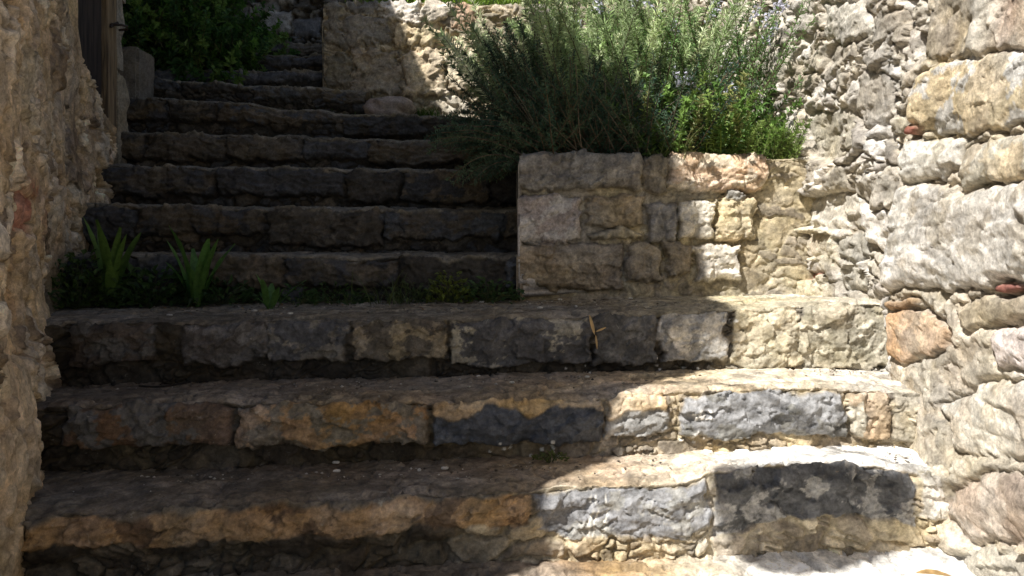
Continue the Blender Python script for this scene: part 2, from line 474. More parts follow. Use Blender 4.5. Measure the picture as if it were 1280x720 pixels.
def wall(root, path, z0, z1, res, stones, body, seed, base, mat=None, lean=None, thick=.3, coarse_from=None, bulge=.03, unit='u', side=1, topz=None, zres=None):
    """a standing wall over a plan path; stones are polygons in (length along the path, height)"""
    path = np.array(path, float)
    seg = np.hypot(*np.diff(path, axis=0).T); cum = np.concatenate([[0], np.cumsum(seg)])
    n = max(8, int(cum[-1] / res)); u = np.linspace(0, cum[-1], n)
    px, py = np.interp(u, cum, path[:, 0]), np.interp(u, cum, path[:, 1])
    kk = max(1, int(.05 / res)); ker = np.hanning(2 * kk + 3)[1:-1]; ker /= ker.sum()
    pad = lambda a: np.convolve(np.concatenate([2 * a[0] - a[kk:0:-1], a, 2 * a[-1] - a[-2:-kk - 2:-1]]), ker, 'valid')
    if kk > 1: px, py = pad(px)[:n], pad(py)[:n]
    tx, ty = np.gradient(px), np.gradient(py); tl = np.hypot(tx, ty); tx, ty = tx / tl, ty / tl
    nxv, nyv = side * ty, -side * tx
    m = max(6, int((z1 - z0) / (zres or res)))
    tz = np.linspace(0, 1, m)[:, None]
    Zt = np.full(n, z1) if topz is None else np.interp(u, *topz)
    V2 = z0 + (Zt[None] - z0) * tz; U2 = np.broadcast_to(u, (m, n)).copy()
    H, C = base(U2, V2)
    ID = np.full(U2.shape, -1)
    for k, st in enumerate(stones):
        stone_over(U2, V2, H, C, ID, k, st, seed + 1000 + 70 * k)
    H = H + bulge * fbm(U2, V2, 1.7, 2, seed + 77)
    X = px[None] + nxv[None] * H; Y = py[None] + nyv[None] * H
    if lean is not None:
        lx, ly = lean(U2, V2); X = X + lx; Y = Y + ly
    P = np.stack([X, Y, V2 + .004 * fbm(U2, V2, 25, 2, seed + 78)], -1)
    mid = n // 2
    emit_sheet(root, P, C, ID, [(s_.get('name', 'stone'), s_.get('label')) for s_ in stones], body, mat or PALE, (-nxv[mid], -nyv[mid], 0), thick)

# ------------------------------------------------------------------ colours of the stones (dry albedo, save the tread ramps)
OCHRE, BROWN, SLATE, DARKSLATE = S(148, 118, 76), S(98, 76, 54), S(128, 131, 138), S(86, 88, 94)
TAN, BEIGE, CREAM, WHITE, GREY = S(178, 156, 122), S(186, 172, 142), S(200, 190, 165), S(214, 208, 196), S(158, 152, 142)
DK = S(92, 84, 74)
dark_pal = [S(96, 88, 78), S(84, 78, 72), S(108, 94, 74), S(82, 82, 84)]
pale_pal = [S(200, 189, 170), S(184, 172, 152), S(208, 197, 176), S(176, 166, 151), S(212, 204, 192)]
tread_low = [(-1.4, S(126, 110, 90)), (-.1, S(136, 120, 98)), (.25, S(176, 152, 118)), (.6, S(190, 170, 136)), (1.2, S(206, 196, 178))]  # shade at left, sun at right painted in, over paler dusty mortar
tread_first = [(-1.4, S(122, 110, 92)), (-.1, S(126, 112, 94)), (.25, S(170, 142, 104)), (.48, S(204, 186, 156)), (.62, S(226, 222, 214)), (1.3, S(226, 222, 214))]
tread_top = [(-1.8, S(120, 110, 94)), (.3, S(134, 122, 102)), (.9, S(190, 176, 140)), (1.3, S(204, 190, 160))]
GROUP = 'stone steps of the stairway'

def step(loc, label):
    return thing('stone_step', loc, label, 'step', GROUP)

def line(c, s, add=0.0):
    return lambda X: c + s * X + add

# -- the steps below the picture, leading down to where one stands
low = [(1.44, .12, -.005, 'worn step at the bottom edge of the picture below the ochre block'), (1.14, .1, -.19, 'upper of the steps below the bottom edge'),
       (.84, .08, -.38, 'middle of the steps below the bottom edge'), (.54, .06, -.57, 'bottom step at the foot of the stairway')]
nxt = (1.765, .135)
for q, (c, s, z, lab) in enumerate(low):
    r = step((0, c, z - .19), lab)
    first = q == 0
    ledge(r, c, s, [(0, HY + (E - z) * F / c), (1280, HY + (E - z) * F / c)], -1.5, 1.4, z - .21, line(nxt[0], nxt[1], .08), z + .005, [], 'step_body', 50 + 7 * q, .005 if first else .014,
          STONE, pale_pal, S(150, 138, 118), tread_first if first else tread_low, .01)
    nxt = (c, s)

# -- step 1
r = step((0, 1.765, 0), 'lowest full step, long ochre block at left and two grey slate blocks at right')
e1 = [(-40, 648), (30, 645), (150, 640), (350, 629), (560, 618), (660, 612), (700, 607), (860, 604), (885, 590), (950, 580), (1060, 577), (1140, 588), (1180, 596), (1300, 600)]
ledge(r, 1.765, .135, e1, -1.32, 1.32, -.05, line(2.0, .08, .08), lambda X: .186 + .012 * X, [
    dict(x=(28, 658), y=(690, 656), top=(-.004, -.002), h=.05, c=S(164, 128, 80), c2=S(108, 84, 58), t2=.10, s2=5, crust=(S(108, 98, 84), .012, .014), sag=.0, r=.03, label='long ochre brown block'),
    dict(x=(672, 884), y=(668, 660), top=(-.012, -.016), h=.022, c=S(136, 136, 138), c2=S(150, 148, 142), t2=.25, strata=.003, vlines=[(.195, .004), (.207, .003), (.232, .0025)], label='light grey slate block with white veins'),
    dict(x=(893, 1142), y=(664, 655), top=(-.006, -.006), h=.024, c=S(98, 98, 99), c2=S(160, 157, 152), t2=.14, s2=9, strata=.003, label='dark slate block with pale patches'),
    dict(x=(1150, 1225), y=(650, 640), top=.02, h=.012, c=S(206, 198, 184), c2=CREAM)],
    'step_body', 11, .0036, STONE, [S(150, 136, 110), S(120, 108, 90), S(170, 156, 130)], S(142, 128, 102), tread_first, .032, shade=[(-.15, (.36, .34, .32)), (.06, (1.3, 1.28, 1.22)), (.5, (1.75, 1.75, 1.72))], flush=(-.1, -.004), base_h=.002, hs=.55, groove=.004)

# -- step 2
r = step((0, 2.0, .18), 'second full step from the bottom, brown blocks at left and grey slate in the sun')
e2 = [(-40, 512), (40, 510), (80, 507), (280, 501), (300, 504), (520, 501), (545, 504), (600, 501), (730, 498), (760, 494), (840, 488), (1000, 482), (1060, 484), (1110, 488), (1165, 492), (1300, 496)]
ledge(r, 2.0, .08, e2, -1.45, 1.34, .10, line(2.3, .08, .08), lambda X: .364 + .012 * X, [
    dict(x=(78, 292), y=(560, 557), top=-.004, h=.045, c=S(104, 78, 54), c2=S(96, 92, 88), t2=.08, s2=6, label='dark brown block'),
    dict(x=(297, 534), y=(560, 556), top=-.004, h=.046, c=S(152, 120, 80), c2=S(120, 110, 94), t2=.12, s2=10, strata=.004, label='ochre block with a rust stained face'),
    dict(x=(540, 752), y=(557, 552), top=-.004, h=.05, c=S(84, 87, 94), c2=S(72, 75, 82), crust=(S(172, 146, 108), .028, .022), strata=.003, r=.03, label='blue grey slate block under a tan crust'),
    dict(x=(758, 832), y=(547, 545), top=.0, h=.02, c=S(148, 146, 142), crust=(S(196, 166, 120), .05, .02), strata=.004),
    dict(x=(852, 1055), y=(546, 546), top=-.016, h=.026, c=S(144, 144, 145), c2=S(122, 120, 114), t2=.2, strata=.006, facet=1.6, label='grey slate block with a split face'),
    dict(x=(1062, 1112), y=(545, 548), top=-.01, h=.014, c=S(172, 146, 110), c2=S(186, 176, 152)),
    dict(x=(1116, 1168), y=(550, 552), top=.02, h=.012, c=BEIGE, c2=S(160, 150, 128))],
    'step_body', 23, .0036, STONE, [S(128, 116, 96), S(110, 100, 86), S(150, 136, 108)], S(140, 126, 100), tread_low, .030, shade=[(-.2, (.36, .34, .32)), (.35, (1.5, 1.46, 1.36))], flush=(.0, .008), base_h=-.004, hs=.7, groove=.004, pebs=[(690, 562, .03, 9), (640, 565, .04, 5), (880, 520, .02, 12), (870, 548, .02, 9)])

# -- step 3, the front of the small landing
r = step((0, 2.3, .36), 'third full step from the bottom, dark blocks fronting the weedy landing')
e3 = [(-40, 407), (60, 405), (80, 403), (300, 402), (450, 398), (560, 400), (700, 396), (800, 392), (900, 388), (960, 384), (1000, 380), (1110, 378), (1300, 376)]
ledge(r, 2.3, .08, e3, -1.75, 1.42, .28, line(2.95, .03, .09), lambda X: .560 + .013 * X, [
    dict(x=(84, 196), y=(458, 452), top=-.004, h=.042, c=S(82, 70, 60), c2=S(92, 88, 84), label='dark brown block'),
    dict(x=(228, 332), y=(458, 450), top=.0, h=.04, c=S(104, 100, 98), c2=S(84, 78, 74), t2=.0),
    dict(x=(335, 432), y=(454, 452), top=.0, h=.028, c=S(116, 110, 100), c2=S(84, 84, 88), t2=.05),
    dict(x=(438, 560), y=(450, 448), top=-.002, h=.035, c=S(92, 84, 72), c2=S(136, 122, 96), t2=.16, facet=1.3),
    dict(x=(565, 738), y=(458, 455), top=-.002, h=.042, c=S(86, 84, 84), c2=S(150, 142, 124), t2=.30, label='dark slate block with a pale flaked patch'),
    dict(x=(742, 820), y=(455, 452), top=.0, h=.035, c=S(96, 94, 92), c2=S(80, 78, 76)),
    dict(x=(826, 909), y=(453, 450), top=-.004, h=.04, c=S(188, 182, 172), c2=S(150, 147, 142), label='pale grey block at the edge of the shade'),  # paler colour stands in for a small sunlit spot
    dict(x=(916, 1000), y=(458, 458), top=.01, h=.008, c=S(182, 168, 134), c2=S(160, 148, 118)),
    dict(x=(1003, 1112), y=(460, 460), top=-.004, h=.016, c=S(178, 166, 138), c2=S(150, 140, 112), facet=1.4, label='beige block at the foot of the boulder wall')],
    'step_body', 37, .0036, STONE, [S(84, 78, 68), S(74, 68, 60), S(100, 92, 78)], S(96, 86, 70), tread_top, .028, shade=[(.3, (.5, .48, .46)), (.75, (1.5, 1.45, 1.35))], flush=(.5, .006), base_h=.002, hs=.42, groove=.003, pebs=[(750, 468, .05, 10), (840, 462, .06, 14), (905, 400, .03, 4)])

# -- the upper flight: shaded, damp
def auto_blocks(x0, x1, ytop, h_px, seed, c, s, pal):
    g = random.Random(seed); out = []; x = x0
    while x < x1 - 20:
        w = g.uniform(55, 165); xe = min(x + w, x1)
        if x1 - xe < 35: xe = x1
        b = ytop(x) + h_px * g.uniform(.66, .9)
        out.append(dict(x=(x + 1.5, xe - 1.5), y=(b, b + g.uniform(-3, 3)), top=-g.uniform(.002, .012), h=g.uniform(.012, .04), warp=.02, k=1.2, crust=(S(124, 114, 94), .010, .014), c=np.array(g.choice(pal)) * g.uniform(.8, 1.2),  # pale top band puts the lit lip into the block colour
                        c2=np.array(g.choice(pal)), t2=.1, strata=g.choice([.004, .006, .009]), sf=34, facet=1.0))
        x = xe
    return out
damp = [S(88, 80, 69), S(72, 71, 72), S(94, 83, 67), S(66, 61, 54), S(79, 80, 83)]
upper = [  # c, s, edge, X range, riser foot, label
    (2.95, .03, [(60, 319), (280, 318), (420, 321), (655, 320)], -2.0, .10, .53, 'shaded step just behind the weeds on the landing', 56),
    (3.23, .03, [(80, 255), (130, 256), (300, 259), (420, 262), (640, 263)], -2.05, .10, .72, 'second dark step above the landing', 52),
    (3.51, .03, [(140, 206), (170, 208), (350, 210), (450, 212), (600, 213)], -2.1, .10, .93, 'third dark step above the landing, below the door', 46),
    (3.79, .03, [(150, 165), (260, 168), (400, 173), (560, 177)], -2.2, .10, 1.13, 'fourth dark step above the landing, with a blue grey block at left', 38),
    (4.07, .02, [(150, 121), (210, 123), (306, 127), (330, 134), (440, 142), (560, 147)], -2.3, .10, 1.33, 'fifth step above the landing, mossy, reaching the loose rock', 36),
    (4.35, .02, [(150, 96), (190, 97), (262, 104), (300, 106), (400, 111), (450, 116)], -2.4, -.86, 1.53, 'narrow rough step with a pale lip below the ivy', 20)]
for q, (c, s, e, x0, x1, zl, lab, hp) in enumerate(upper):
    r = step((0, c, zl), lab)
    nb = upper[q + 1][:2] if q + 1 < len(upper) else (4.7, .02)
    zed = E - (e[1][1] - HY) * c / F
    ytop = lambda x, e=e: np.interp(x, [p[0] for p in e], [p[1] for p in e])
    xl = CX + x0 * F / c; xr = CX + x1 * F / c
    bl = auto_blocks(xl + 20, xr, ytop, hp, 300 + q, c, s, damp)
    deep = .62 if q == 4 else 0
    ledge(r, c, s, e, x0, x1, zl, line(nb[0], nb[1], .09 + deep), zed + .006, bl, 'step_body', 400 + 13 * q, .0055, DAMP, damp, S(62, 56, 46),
          [(-2.4, S(128, 118, 100)), (.2, S(128, 118, 100))], .03, rnd=.01, wob=2.2)  # treads kept pale so their lips read as lit edges
for q, (c, y0, x0, x1, zl, zed, lab) in enumerate([(4.7, 88, -2.5, -1.10, 1.74, 1.915, 'upper narrow step of dark blue grey blocks'),
                                                (5.0, 68, -2.2, -1.14, 1.9, 2.098, 'second narrow step from the top, beside the ivy'),
                                                (5.3, 53, -2.3, -1.0, 2.08, 2.27, 'topmost step in view, mossy, under the far wall')]):
    r = step((0, c, zl), lab)
    e = [(150, y0 + 1), (300, y0), (500, y0 + 2)]
    bl = auto_blocks(CX + x0 * F / c + 5, CX + x1 * F / c, lambda x: y0, 19, 500 + q, c, .02, [S(104, 104, 108), S(92, 92, 96), S(108, 100, 88)])
    ledge(r, c, .02, e, x0, x1, zl, c + .42, zed + .01, bl, 'step_body', 600 + 13 * q, .007, DAMP, damp, S(62, 56, 46), [(-2.4, S(128, 118, 100)), (.2, S(128, 118, 100))], .03, rnd=.01, wob=2.2)

# ------------------------------------------------------------------ planter
r = thing('planter_wall', (.6, 2.95, .56), 'low stone planter front holding the herb bed, with two long coping stones', 'planter')
ep = [(640, 198), (660, 198), (835, 199), (955, 198), (1100, 200)]
PB = lambda x0, x1, yt, yb, c, **k: dict(x=(x0, x1), y=(yb, yb), yt=(yt, yt), c=c, name=k.pop('name', 'stone'), warp=k.pop('warp', .020), **k)
ledge(r, 2.93, .03, ep, .045, 1.30, .50, line(3.18, .03), 1.105, [
    dict(x=(636, 804), y=(237, 236), top=.20, h=.045, c=S(138, 132, 122), c2=S(120, 114, 106), strata=.004, mott=.2, name='coping_stone', label='long grey coping stone'),
    dict(x=(806, 833), y=(238, 238), top=.17, h=.035, c=S(128, 118, 100), name='coping_stone'),
    dict(x=(836, 955), y=(236, 238), top=.18, h=.045, c=S(192, 164, 134), c2=S(206, 190, 166), strata=.005, name='coping_stone', label='pinkish tan coping stone in the sun'),
    PB(634, 726, 247, 303, S(160, 146, 138), c2=S(184, 176, 168), h=.05, label='pinkish white block at the planter corner'),
    PB(735, 804, 247, 284, S(146, 132, 108), h=.032), PB(738, 800, 289, 298, S(158, 146, 120), h=.035),
    PB(808, 846, 254, 303, S(132, 128, 124), h=.035), PB(849, 896, 252, 298, S(206, 196, 176), h=.035, facet=1.6), PB(899, 944, 246, 300, S(188, 172, 140), h=.03),
    PB(636, 778, 306, 362, S(152, 136, 112), c2=S(132, 118, 98), h=.05, facet=1.5, strata=.005), PB(781, 828, 306, 350, S(146, 134, 114), h=.04),
    PB(833, 868, 305, 345, S(136, 124, 106), h=.035), PB(871, 926, 306, 350, S(204, 196, 182), h=.04, strata=.005, label='pale flat block low on the planter'),
    PB(905, 932, 240, 250, S(150, 146, 138), h=.03)],
    'masonry', 71, .0042, STONE, [S(156, 142, 112), S(170, 156, 124), S(150, 138, 116)], S(166, 152, 120), [(0, S(150, 138, 112)), (1.3, S(190, 174, 140))], .012, rnd=.008, face_amp=.004, face_cells=(.2, .09), face_k=.35, face_fill=.25, face_depth=.006, hs=.95, base_h=-.006, groove=.008, ragged=.022)

def std_base(seed, cell, amp, pal, mort, gap=.16, depth=.025, k=1.0, fill=.35, extra=None, ax=1.0):
    def f(U, V):
        h, c, m = rubble(U, V, seed, cell, amp, pal, mort, gap, depth, k, fill, ax)
        if extra: h, c = extra(U, V, h, c)
        return h, c
    return f

r = thing('planter_cheek_wall', (.05, 3.7, .9), 'side wall of the herb bed along the dark upper steps', 'wall')
wall(r, [(.055, 4.55), (.055, 2.98)], .5, 1.10, .012, [], 'masonry', 83, std_base(83, (.2, .11), .03, damp, S(80, 72, 58)), DAMP, thick=.10, side=1, bulge=.01)

# ------------------------------------------------------------------ right-hand walls
def rx(px, py, X):                                     # a point of the picture on the plane x = X
    d = X * F / (px - CX)
    return d, E - (py - HY) * d / F

NX, FX = 1.15, 1.225
U0 = -1.2                                              # near wall path starts at y = U0
def lean_amt(V): return -.24 * sst(.62, 1.55, V)
def npoly(pts):                                        # polygons measured on the wall, allowing for its lean
    out = []
    for p in pts:
        y, z = rx(p[0], p[1], NX)
        w = sst(1.2, 2.2, y)
        out.append((y - U0 - lean_amt(np.array(z)) * w, z))
    return out
def near_extra(U, V, h, c):
    # pale lime wash, rust-coloured earth high up, and a bulging foot
    y = U + U0
    t = sst(1.15, 1.35, V + .1 * fbm(U, V, 4, 3, 5)) * sst(1.98, 1.86, y)
    c = mixc(c, S(188, 150, 112) * (1 + .3 * fbm(U, V, 10, 4, 6))[..., None], t * .85)
    t2 = sst(.10, .0, np.abs(y - 1.98 - .05 * fbm(U, V, 3, 2, 8))) * sst(1.1, 1.25, V)
    c = mixc(c, S(214, 206, 190) * np.ones_like(c), t2 * .8); h = h * (1 - .7 * t2) + .02 * t2
    return h + .05 * sst(.35, -.05, V), c
near_st = [
    dict(k=.45, ax=.5, groove=.020, poly=npoly([(1087, 180), (1130, 172), (1195, 174), (1194, 205), (1170, 226), (1120, 231), (1088, 228)]), h=0.032, c=S(216, 211, 200), c2=S(198, 190, 174), r=.03, strata=.004, label='white oblong block'),
    dict(k=.45, ax=.5, groove=.020, poly=npoly([(1092, 238), (1130, 231), (1200, 240), (1250, 232), (1340, 215), (1345, 350), (1270, 356), (1200, 362), (1130, 358), (1108, 366), (1100, 300)]), h=0.038, c=S(212, 206, 196), c2=S(190, 181, 166), t2=.18, r=.02, facet=0.54, strata=.005, sf=16, label='large pale boulder with a split face'),
    dict(k=.45, ax=.5, groove=.020, poly=npoly([(1106, 388), (1150, 385), (1183, 420), (1176, 440), (1135, 450), (1108, 448)]), h=0.027, c=S(200, 158, 104), c2=S(168, 140, 104), t2=.1, facet=0.58, label='orange brown stone'),
    dict(k=.45, ax=.5, groove=.020, poly=npoly([(1104, 374), (1138, 376), (1136, 386), (1106, 386)]), h=0.013, c=S(172, 140, 98)),
    dict(k=.45, ax=.5, groove=.020, poly=npoly([(1112, 120), (1160, 82), (1230, 70), (1340, 66), (1340, 150), (1260, 160), (1198, 172), (1150, 165), (1100, 172)]), h=0.032, c=S(208, 190, 156), c2=S(204, 200, 192), t2=.10, s2=5, r=.035, facet=0.43, label='rounded tan boulder'),
    dict(k=.45, ax=.5, groove=.020, poly=npoly([(1196, 190), (1240, 172), (1330, 170), (1330, 214), (1250, 226), (1200, 234)]), h=0.018, c=S(196, 180, 152), c2=S(196, 188, 170), facet=0.54),
    dict(k=.45, ax=.5, groove=.020, poly=npoly([(1175, 510), (1215, 480), (1340, 470), (1340, 575), (1250, 572), (1200, 560)]), h=0.032, c=S(212, 202, 182), c2=S(196, 182, 158), r=.025, facet=0.58, label='cream boulder low on the wall'),
    dict(k=.45, ax=.5, groove=.020, poly=npoly([(1240, 412), (1290, 405), (1300, 462), (1246, 462)]), h=0.025, c=S(214, 198, 188)),
    dict(k=.45, ax=.5, groove=.020, poly=npoly([(1190, 640), (1205, 605), (1270, 588), (1360, 590), (1350, 680), (1230, 685)]), h=0.054, c=S(182, 162, 142), c2=S(196, 180, 162), r=.03, facet=0.50, label='brown boulder at the foot of the wall'),
    dict(k=.45, ax=.5, groove=.020, poly=npoly([(1196, 690), (1250, 685), (1360, 690), (1360, 760), (1210, 760)]), h=0.045, c=S(196, 188, 172), r=.025),
    dict(k=.45, ax=.5, groove=.020, poly=npoly([(1117, 160), (1130, 154), (1146, 158), (1140, 170), (1122, 171)]), h=0.025, c=S(150, 86, 66), warp=.006, name='brick_fragment', label='red brick chip above the white block'),
    dict(k=.45, ax=.5, groove=.020, poly=npoly([(1243, 357), (1262, 352), (1282, 357), (1278, 366), (1248, 368)]), h=0.027, c=S(146, 84, 66), warp=.006, name='brick_fragment', label='red brick chip under the large boulder'),
    dict(k=.45, ax=.5, groove=.020, poly=npoly([(1190, 378), (1240, 370), (1300, 372), (1300, 400), (1230, 408), (1195, 410)]), h=0.013, c=S(178, 164, 138), facet=0.65)]
_g = random.Random(4)
for _row in range(5):                                   # the same masonry goes on towards the viewer
    _u = .05
    while _u < 2.62:
        _w = _g.uniform(.25, .5); _z = -.42 + _row * .40 + _g.uniform(-.04, .04); _h = _g.uniform(.2, .33)
        if _u + _w < 2.80 and _g.random() < .8:
            _j = lambda: _g.uniform(-.03, .03)
            near_st.append(dict(k=.5, ax=.5, groove=.014, poly=[(_u + _j(), _z + _j()), (_u + _w * .5, _z - .01 + _j()), (_u + _w + _j(), _z + _j()), (_u + _w + _j(), _z + _h + _j()), (_u + _w * .4, _z + _h + .02 + _j()), (_u + _j(), _z + _h + _j())],
                                h=_g.uniform(.03, .05), r=.03, c=_g.choice([S(208, 200, 186), S(198, 184, 160), S(190, 174, 150), S(212, 206, 196)]), facet=1.2))
        _u += _w + _g.uniform(.04, .12)
r = thing('boulder_wall', (NX, 1.5, -.1), 'sunlit boulder wall at the right, with white and orange brown stones', 'wall')
wall(r, [(NX, U0), (NX, 2.285), (NX + .16, 2.315)], -.6, 1.95, .0055, near_st, 'rubble_masonry', 91,
     std_base(91, (.30, .13), .008, [S(186, 174, 151), S(174, 161, 140), S(194, 182, 160)], S(180, 165, 138), .16, .006, .42, .25, near_extra, .5), PALE,
     lean=lambda U, V: (0 * U, lean_amt(V) * sst(1.2, 2.2, np.minimum(U + U0, 2.3))), thick=.6, bulge=.03, side=-1)

def fpoly(pts): return [(lambda q: (q[0] - 2.0, q[1]))(rx(p[0], p[1], FX)) for p in pts]
def far_extra(U, V, h, c):
    f1, f2, i, j, a, b = cells(U / .11 + .3 * fbm(U, V, 9, 3, 3), V / .075 + .3 * fbm(U, V, 9, 3, 4), 33)
    pit = (hsh(i, j, 35) < .26) * sst(.34, .12, f1)
    h = h - .045 * pit
    t = sst(1.02, .9, V + .06 * fbm(U, V, 6, 3, 12)) * sst(.65, .85, U + .1 * fbm(U, V, 5, 3, 14)) * .7    # lime mortar smeared by the planter
    c = mixc(c, S(200, 186, 146) * np.ones_like(c), t); h = h * (1 - .5 * t)
    return h + .010 * ridged(U * .6 + V * .3, V, 7, 5, 51) + .012 * fbm(U, V, 3.5, 3, 52) + .060 * np.exp(-((U - 1.02) / .34) ** 2) * sst(1.55, 1.0, V), c
far_st = [
    dict(ax=.45, groove=.012, k=.7, poly=fpoly([(1005, 248), (1060, 240), (1090, 248), (1090, 284), (1040, 290), (1008, 284)]), h=.0325, c=S(206, 198, 182), facet=1.02, label='pale squared stone'),
    dict(ax=.45, groove=.012, k=.7, poly=fpoly([(1056, 296), (1096, 290), (1098, 320), (1080, 332), (1058, 326)]), h=.032, c=S(166, 160, 146), facet=0.84),
    dict(ax=.45, groove=.012, k=.7, poly=fpoly([(1012, 292), (1052, 292), (1050, 318), (1020, 322)]), h=.028, c=S(186, 174, 150), facet=0.90),
    dict(ax=.45, groove=.012, k=.7, poly=fpoly([(956, 352), (1000, 326), (1042, 330), (1046, 344), (1000, 350), (962, 364)]), h=.032, c=S(190, 182, 170), facet=0.78),
    dict(ax=.45, groove=.012, k=.7, poly=fpoly([(1055, 336), (1085, 330), (1100, 350), (1090, 366), (1062, 362)]), h=.028, c=S(176, 168, 150)),
    dict(ax=.45, groove=.012, k=.7, poly=fpoly([(1002, 342), (1036, 340), (1032, 348), (1006, 352)]), h=.0325, c=S(164, 104, 80), warp=.005, name='brick_fragment', label='dull red brick chip near the planter'),
    dict(ax=.45, groove=.012, k=.7, poly=fpoly([(1092, 88), (1140, 96), (1132, 150), (1100, 165), (1075, 140)]), h=.032, c=S(178, 168, 152), facet=1.08),
    dict(ax=.45, groove=.012, k=.7, poly=fpoly([(1012, 140), (1070, 132), (1086, 180), (1050, 206), (1016, 196)]), h=.0285, c=S(190, 180, 160), facet=1.20),
    dict(ax=.45, groove=.012, k=.7, poly=fpoly([(920, 118), (948, 110), (960, 130), (940, 140)]), h=.032, c=S(214, 206, 194)),
    dict(ax=.45, groove=.012, k=.7, poly=fpoly([(1026, 6), (1090, 0), (1110, 40), (1060, 60), (1030, 44)]), h=.032, c=S(194, 186, 170), facet=1.20)]
r = thing('rubble_wall', (FX, 3.6, .5), 'crumbling pale rubble wall behind the planter and the herbs', 'wall')
wall(r, [(FX, 2.0), (FX, 6.2)], .3, 2.75, .0068, far_st, 'rubble_masonry', 131,
     std_base(131, (.27, .11), .024, pale_pal, S(190, 177, 154), .14, .012, .9, .4, far_extra, .45), PALE, thick=.5, bulge=.035, side=-1, zres=.0062)

# ------------------------------------------------------------------ back walls
r = thing('retaining_wall', (0, 4.55, 1.6), 'stone retaining wall behind the shrubs, half in sun, with grass on top', 'wall')
er = [(340, 4), (405, 3), (480, 3), (545, 2), (590, 6), (700, 4), (900, 4)]
RB = lambda x0, x1, yt, yb, c, **k: dict(x=(x0, x1), y=(yb, yb), yt=(yt, yt), c=c, name='stone', warp=.045, groove=.004, **k)
ledge(r, 4.55, 0, er, -1.16, 1.35, 1.50, 5.1, 2.34, [
    RB(478, 527, 1, 30, S(206, 196, 182), h=.06, facet=1.5, strata=.008, sf=18, label='white stone under the grass'), RB(529, 566, 3, 26, S(200, 188, 170), h=.06), RB(567, 592, 5, 40, S(174, 148, 124), h=.05),
    RB(488, 512, 33, 55, S(190, 172, 140), h=.05), RB(514, 560, 34, 58, S(190, 174, 144), h=.055, facet=1.6), RB(505, 556, 62, 122, S(196, 178, 150), h=.07, facet=1.8, label='large cream block'),
    RB(560, 600, 48, 112, S(200, 184, 154), h=.06, facet=1.6), RB(440, 500, 64, 118, S(156, 142, 122), h=.06, facet=1.5), RB(430, 484, 20, 56, S(140, 130, 116), h=.05, facet=1.4),
    RB(406, 438, 72, 110, S(120, 112, 96), h=.05), RB(407, 428, 4, 60, S(128, 120, 106), h=.05), RB(432, 474, 2, 17, S(130, 124, 116), h=.05)],
    'rubble_masonry', 151, .0065, STONE, [S(170, 156, 130), S(186, 172, 146), S(150, 140, 122)], S(160, 144, 112), [(-1.2, S(110, 104, 70)), (1.3, S(120, 112, 76))], .015, face_amp=.02, face_cells=(.2, .1), hs=.7, base_h=.004, ragged=.008)
r = thing('far_wall', (-1.7, 5.72, 2.2), 'rough dark stone wall closing the top of the stairway', 'wall')
BW = lambda x0, x1, yt, yb: [((x - CX) / F * 5.72 + 3.2, E - (y - HY) * 5.72 / F) for x, y in ((x0, yb), (x1, yb - 2), (x1, yt), (x0, yt + 1))]
wall(r, [(-3.2, 5.72), (-.6, 5.72)], 2.0, 3.3, .010, [
    dict(poly=BW(338, 366, -2, 8), h=.07, c=S(150, 144, 136)), dict(poly=BW(316, 350, 2, 22), h=.05, c=S(130, 126, 120)), dict(poly=BW(330, 366, 14, 44), h=.06, c=S(166, 162, 156), label='pale stone above the topmost step'),
    dict(poly=BW(276, 314, 8, 26), h=.05, c=S(128, 124, 118)), dict(poly=BW(280, 300, -4, 6), h=.05, c=S(120, 114, 106)), dict(poly=BW(368, 402, 22, 48), h=.05, c=S(108, 108, 112))],
    'rubble_masonry', 171, std_base(171, (.24, .12), .06, [S(112, 106, 96), S(96, 92, 88), S(124, 114, 98)], S(72, 64, 52), .2, .05, 1.6, .3), DAMP, thick=.4, side=1)

# ------------------------------------------------------------------ the old house at the left
HOUSE = thing('stone_house', (-1.9, 2.0, -.8), 'old house with a crumbling tan rubble wall and a dark plank door', 'house')
tan_pal = [S(208, 184, 150), S(176, 154, 124), S(220, 202, 172), S(146, 126, 104), S(214, 198, 176)]
def left_extra(U, V, h, c):
    U = U + .3
    d = facets(U, V, .10, .17, 61, .16, .008)                  # render breaking away in upright flakes
    h = h + d + .007 * ridged(U, V * .6, 9, 4, 63)
    t = sst(-.12, .06, fbm(U, V * .6, 3.2, 5, 65))                # worn lime render over the stones
    c = mixc(c, S(204, 176, 134) * (1 + .28 * fbm(U, V, 14, 5, 66))[..., None], t * .75)
    h = h * (1 - .6 * t) + .012 * t + .003 * ridged(U * 1.4, V * .5, 22, 3, 69)
    ck = np.abs(fbm(U * 6.5 + .5 * V, V * 2.4, 1.0, 5, 71)); ck = sst(.05, .015, ck) * sst(-.1, .2, fbm(U, V, 4, 3, 72))
    h = h - .022 * ck; c = c * (1 - .55 * ck)[..., None]         # cracks packed with dark earth
    c = c * (1 + .22 * fbm(U * 1.6, V * .6, 8, 4, 73))[..., None]
    rd = np.exp(-(((U - 1.78) / .12) ** 2 + ((V - .93) / .035) ** 2) * .7) + .8 * np.exp(-(((U - 2.1) / .08) ** 2 + ((V - .86) / .08) ** 2))
    c = mixc(c, S(150, 88, 66) * np.ones_like(c), np.clip(rd * (.6 + fbm(U, V, 18, 3, 68)), 0, 1) * .8)
    g = sst(.18, .02, V - .62 - (U - 2.6) * .18) * sst(1.9, 2.5, U) * .6  # moss and damp earth near the steps
    c = mixc(c, S(92, 84, 58) * np.ones_like(c), g)
    h = h + .05 * sst(.68, .3, V) * sst(2.7, 2.2, U) * sst(.9, 1.3, U)
    return h, c
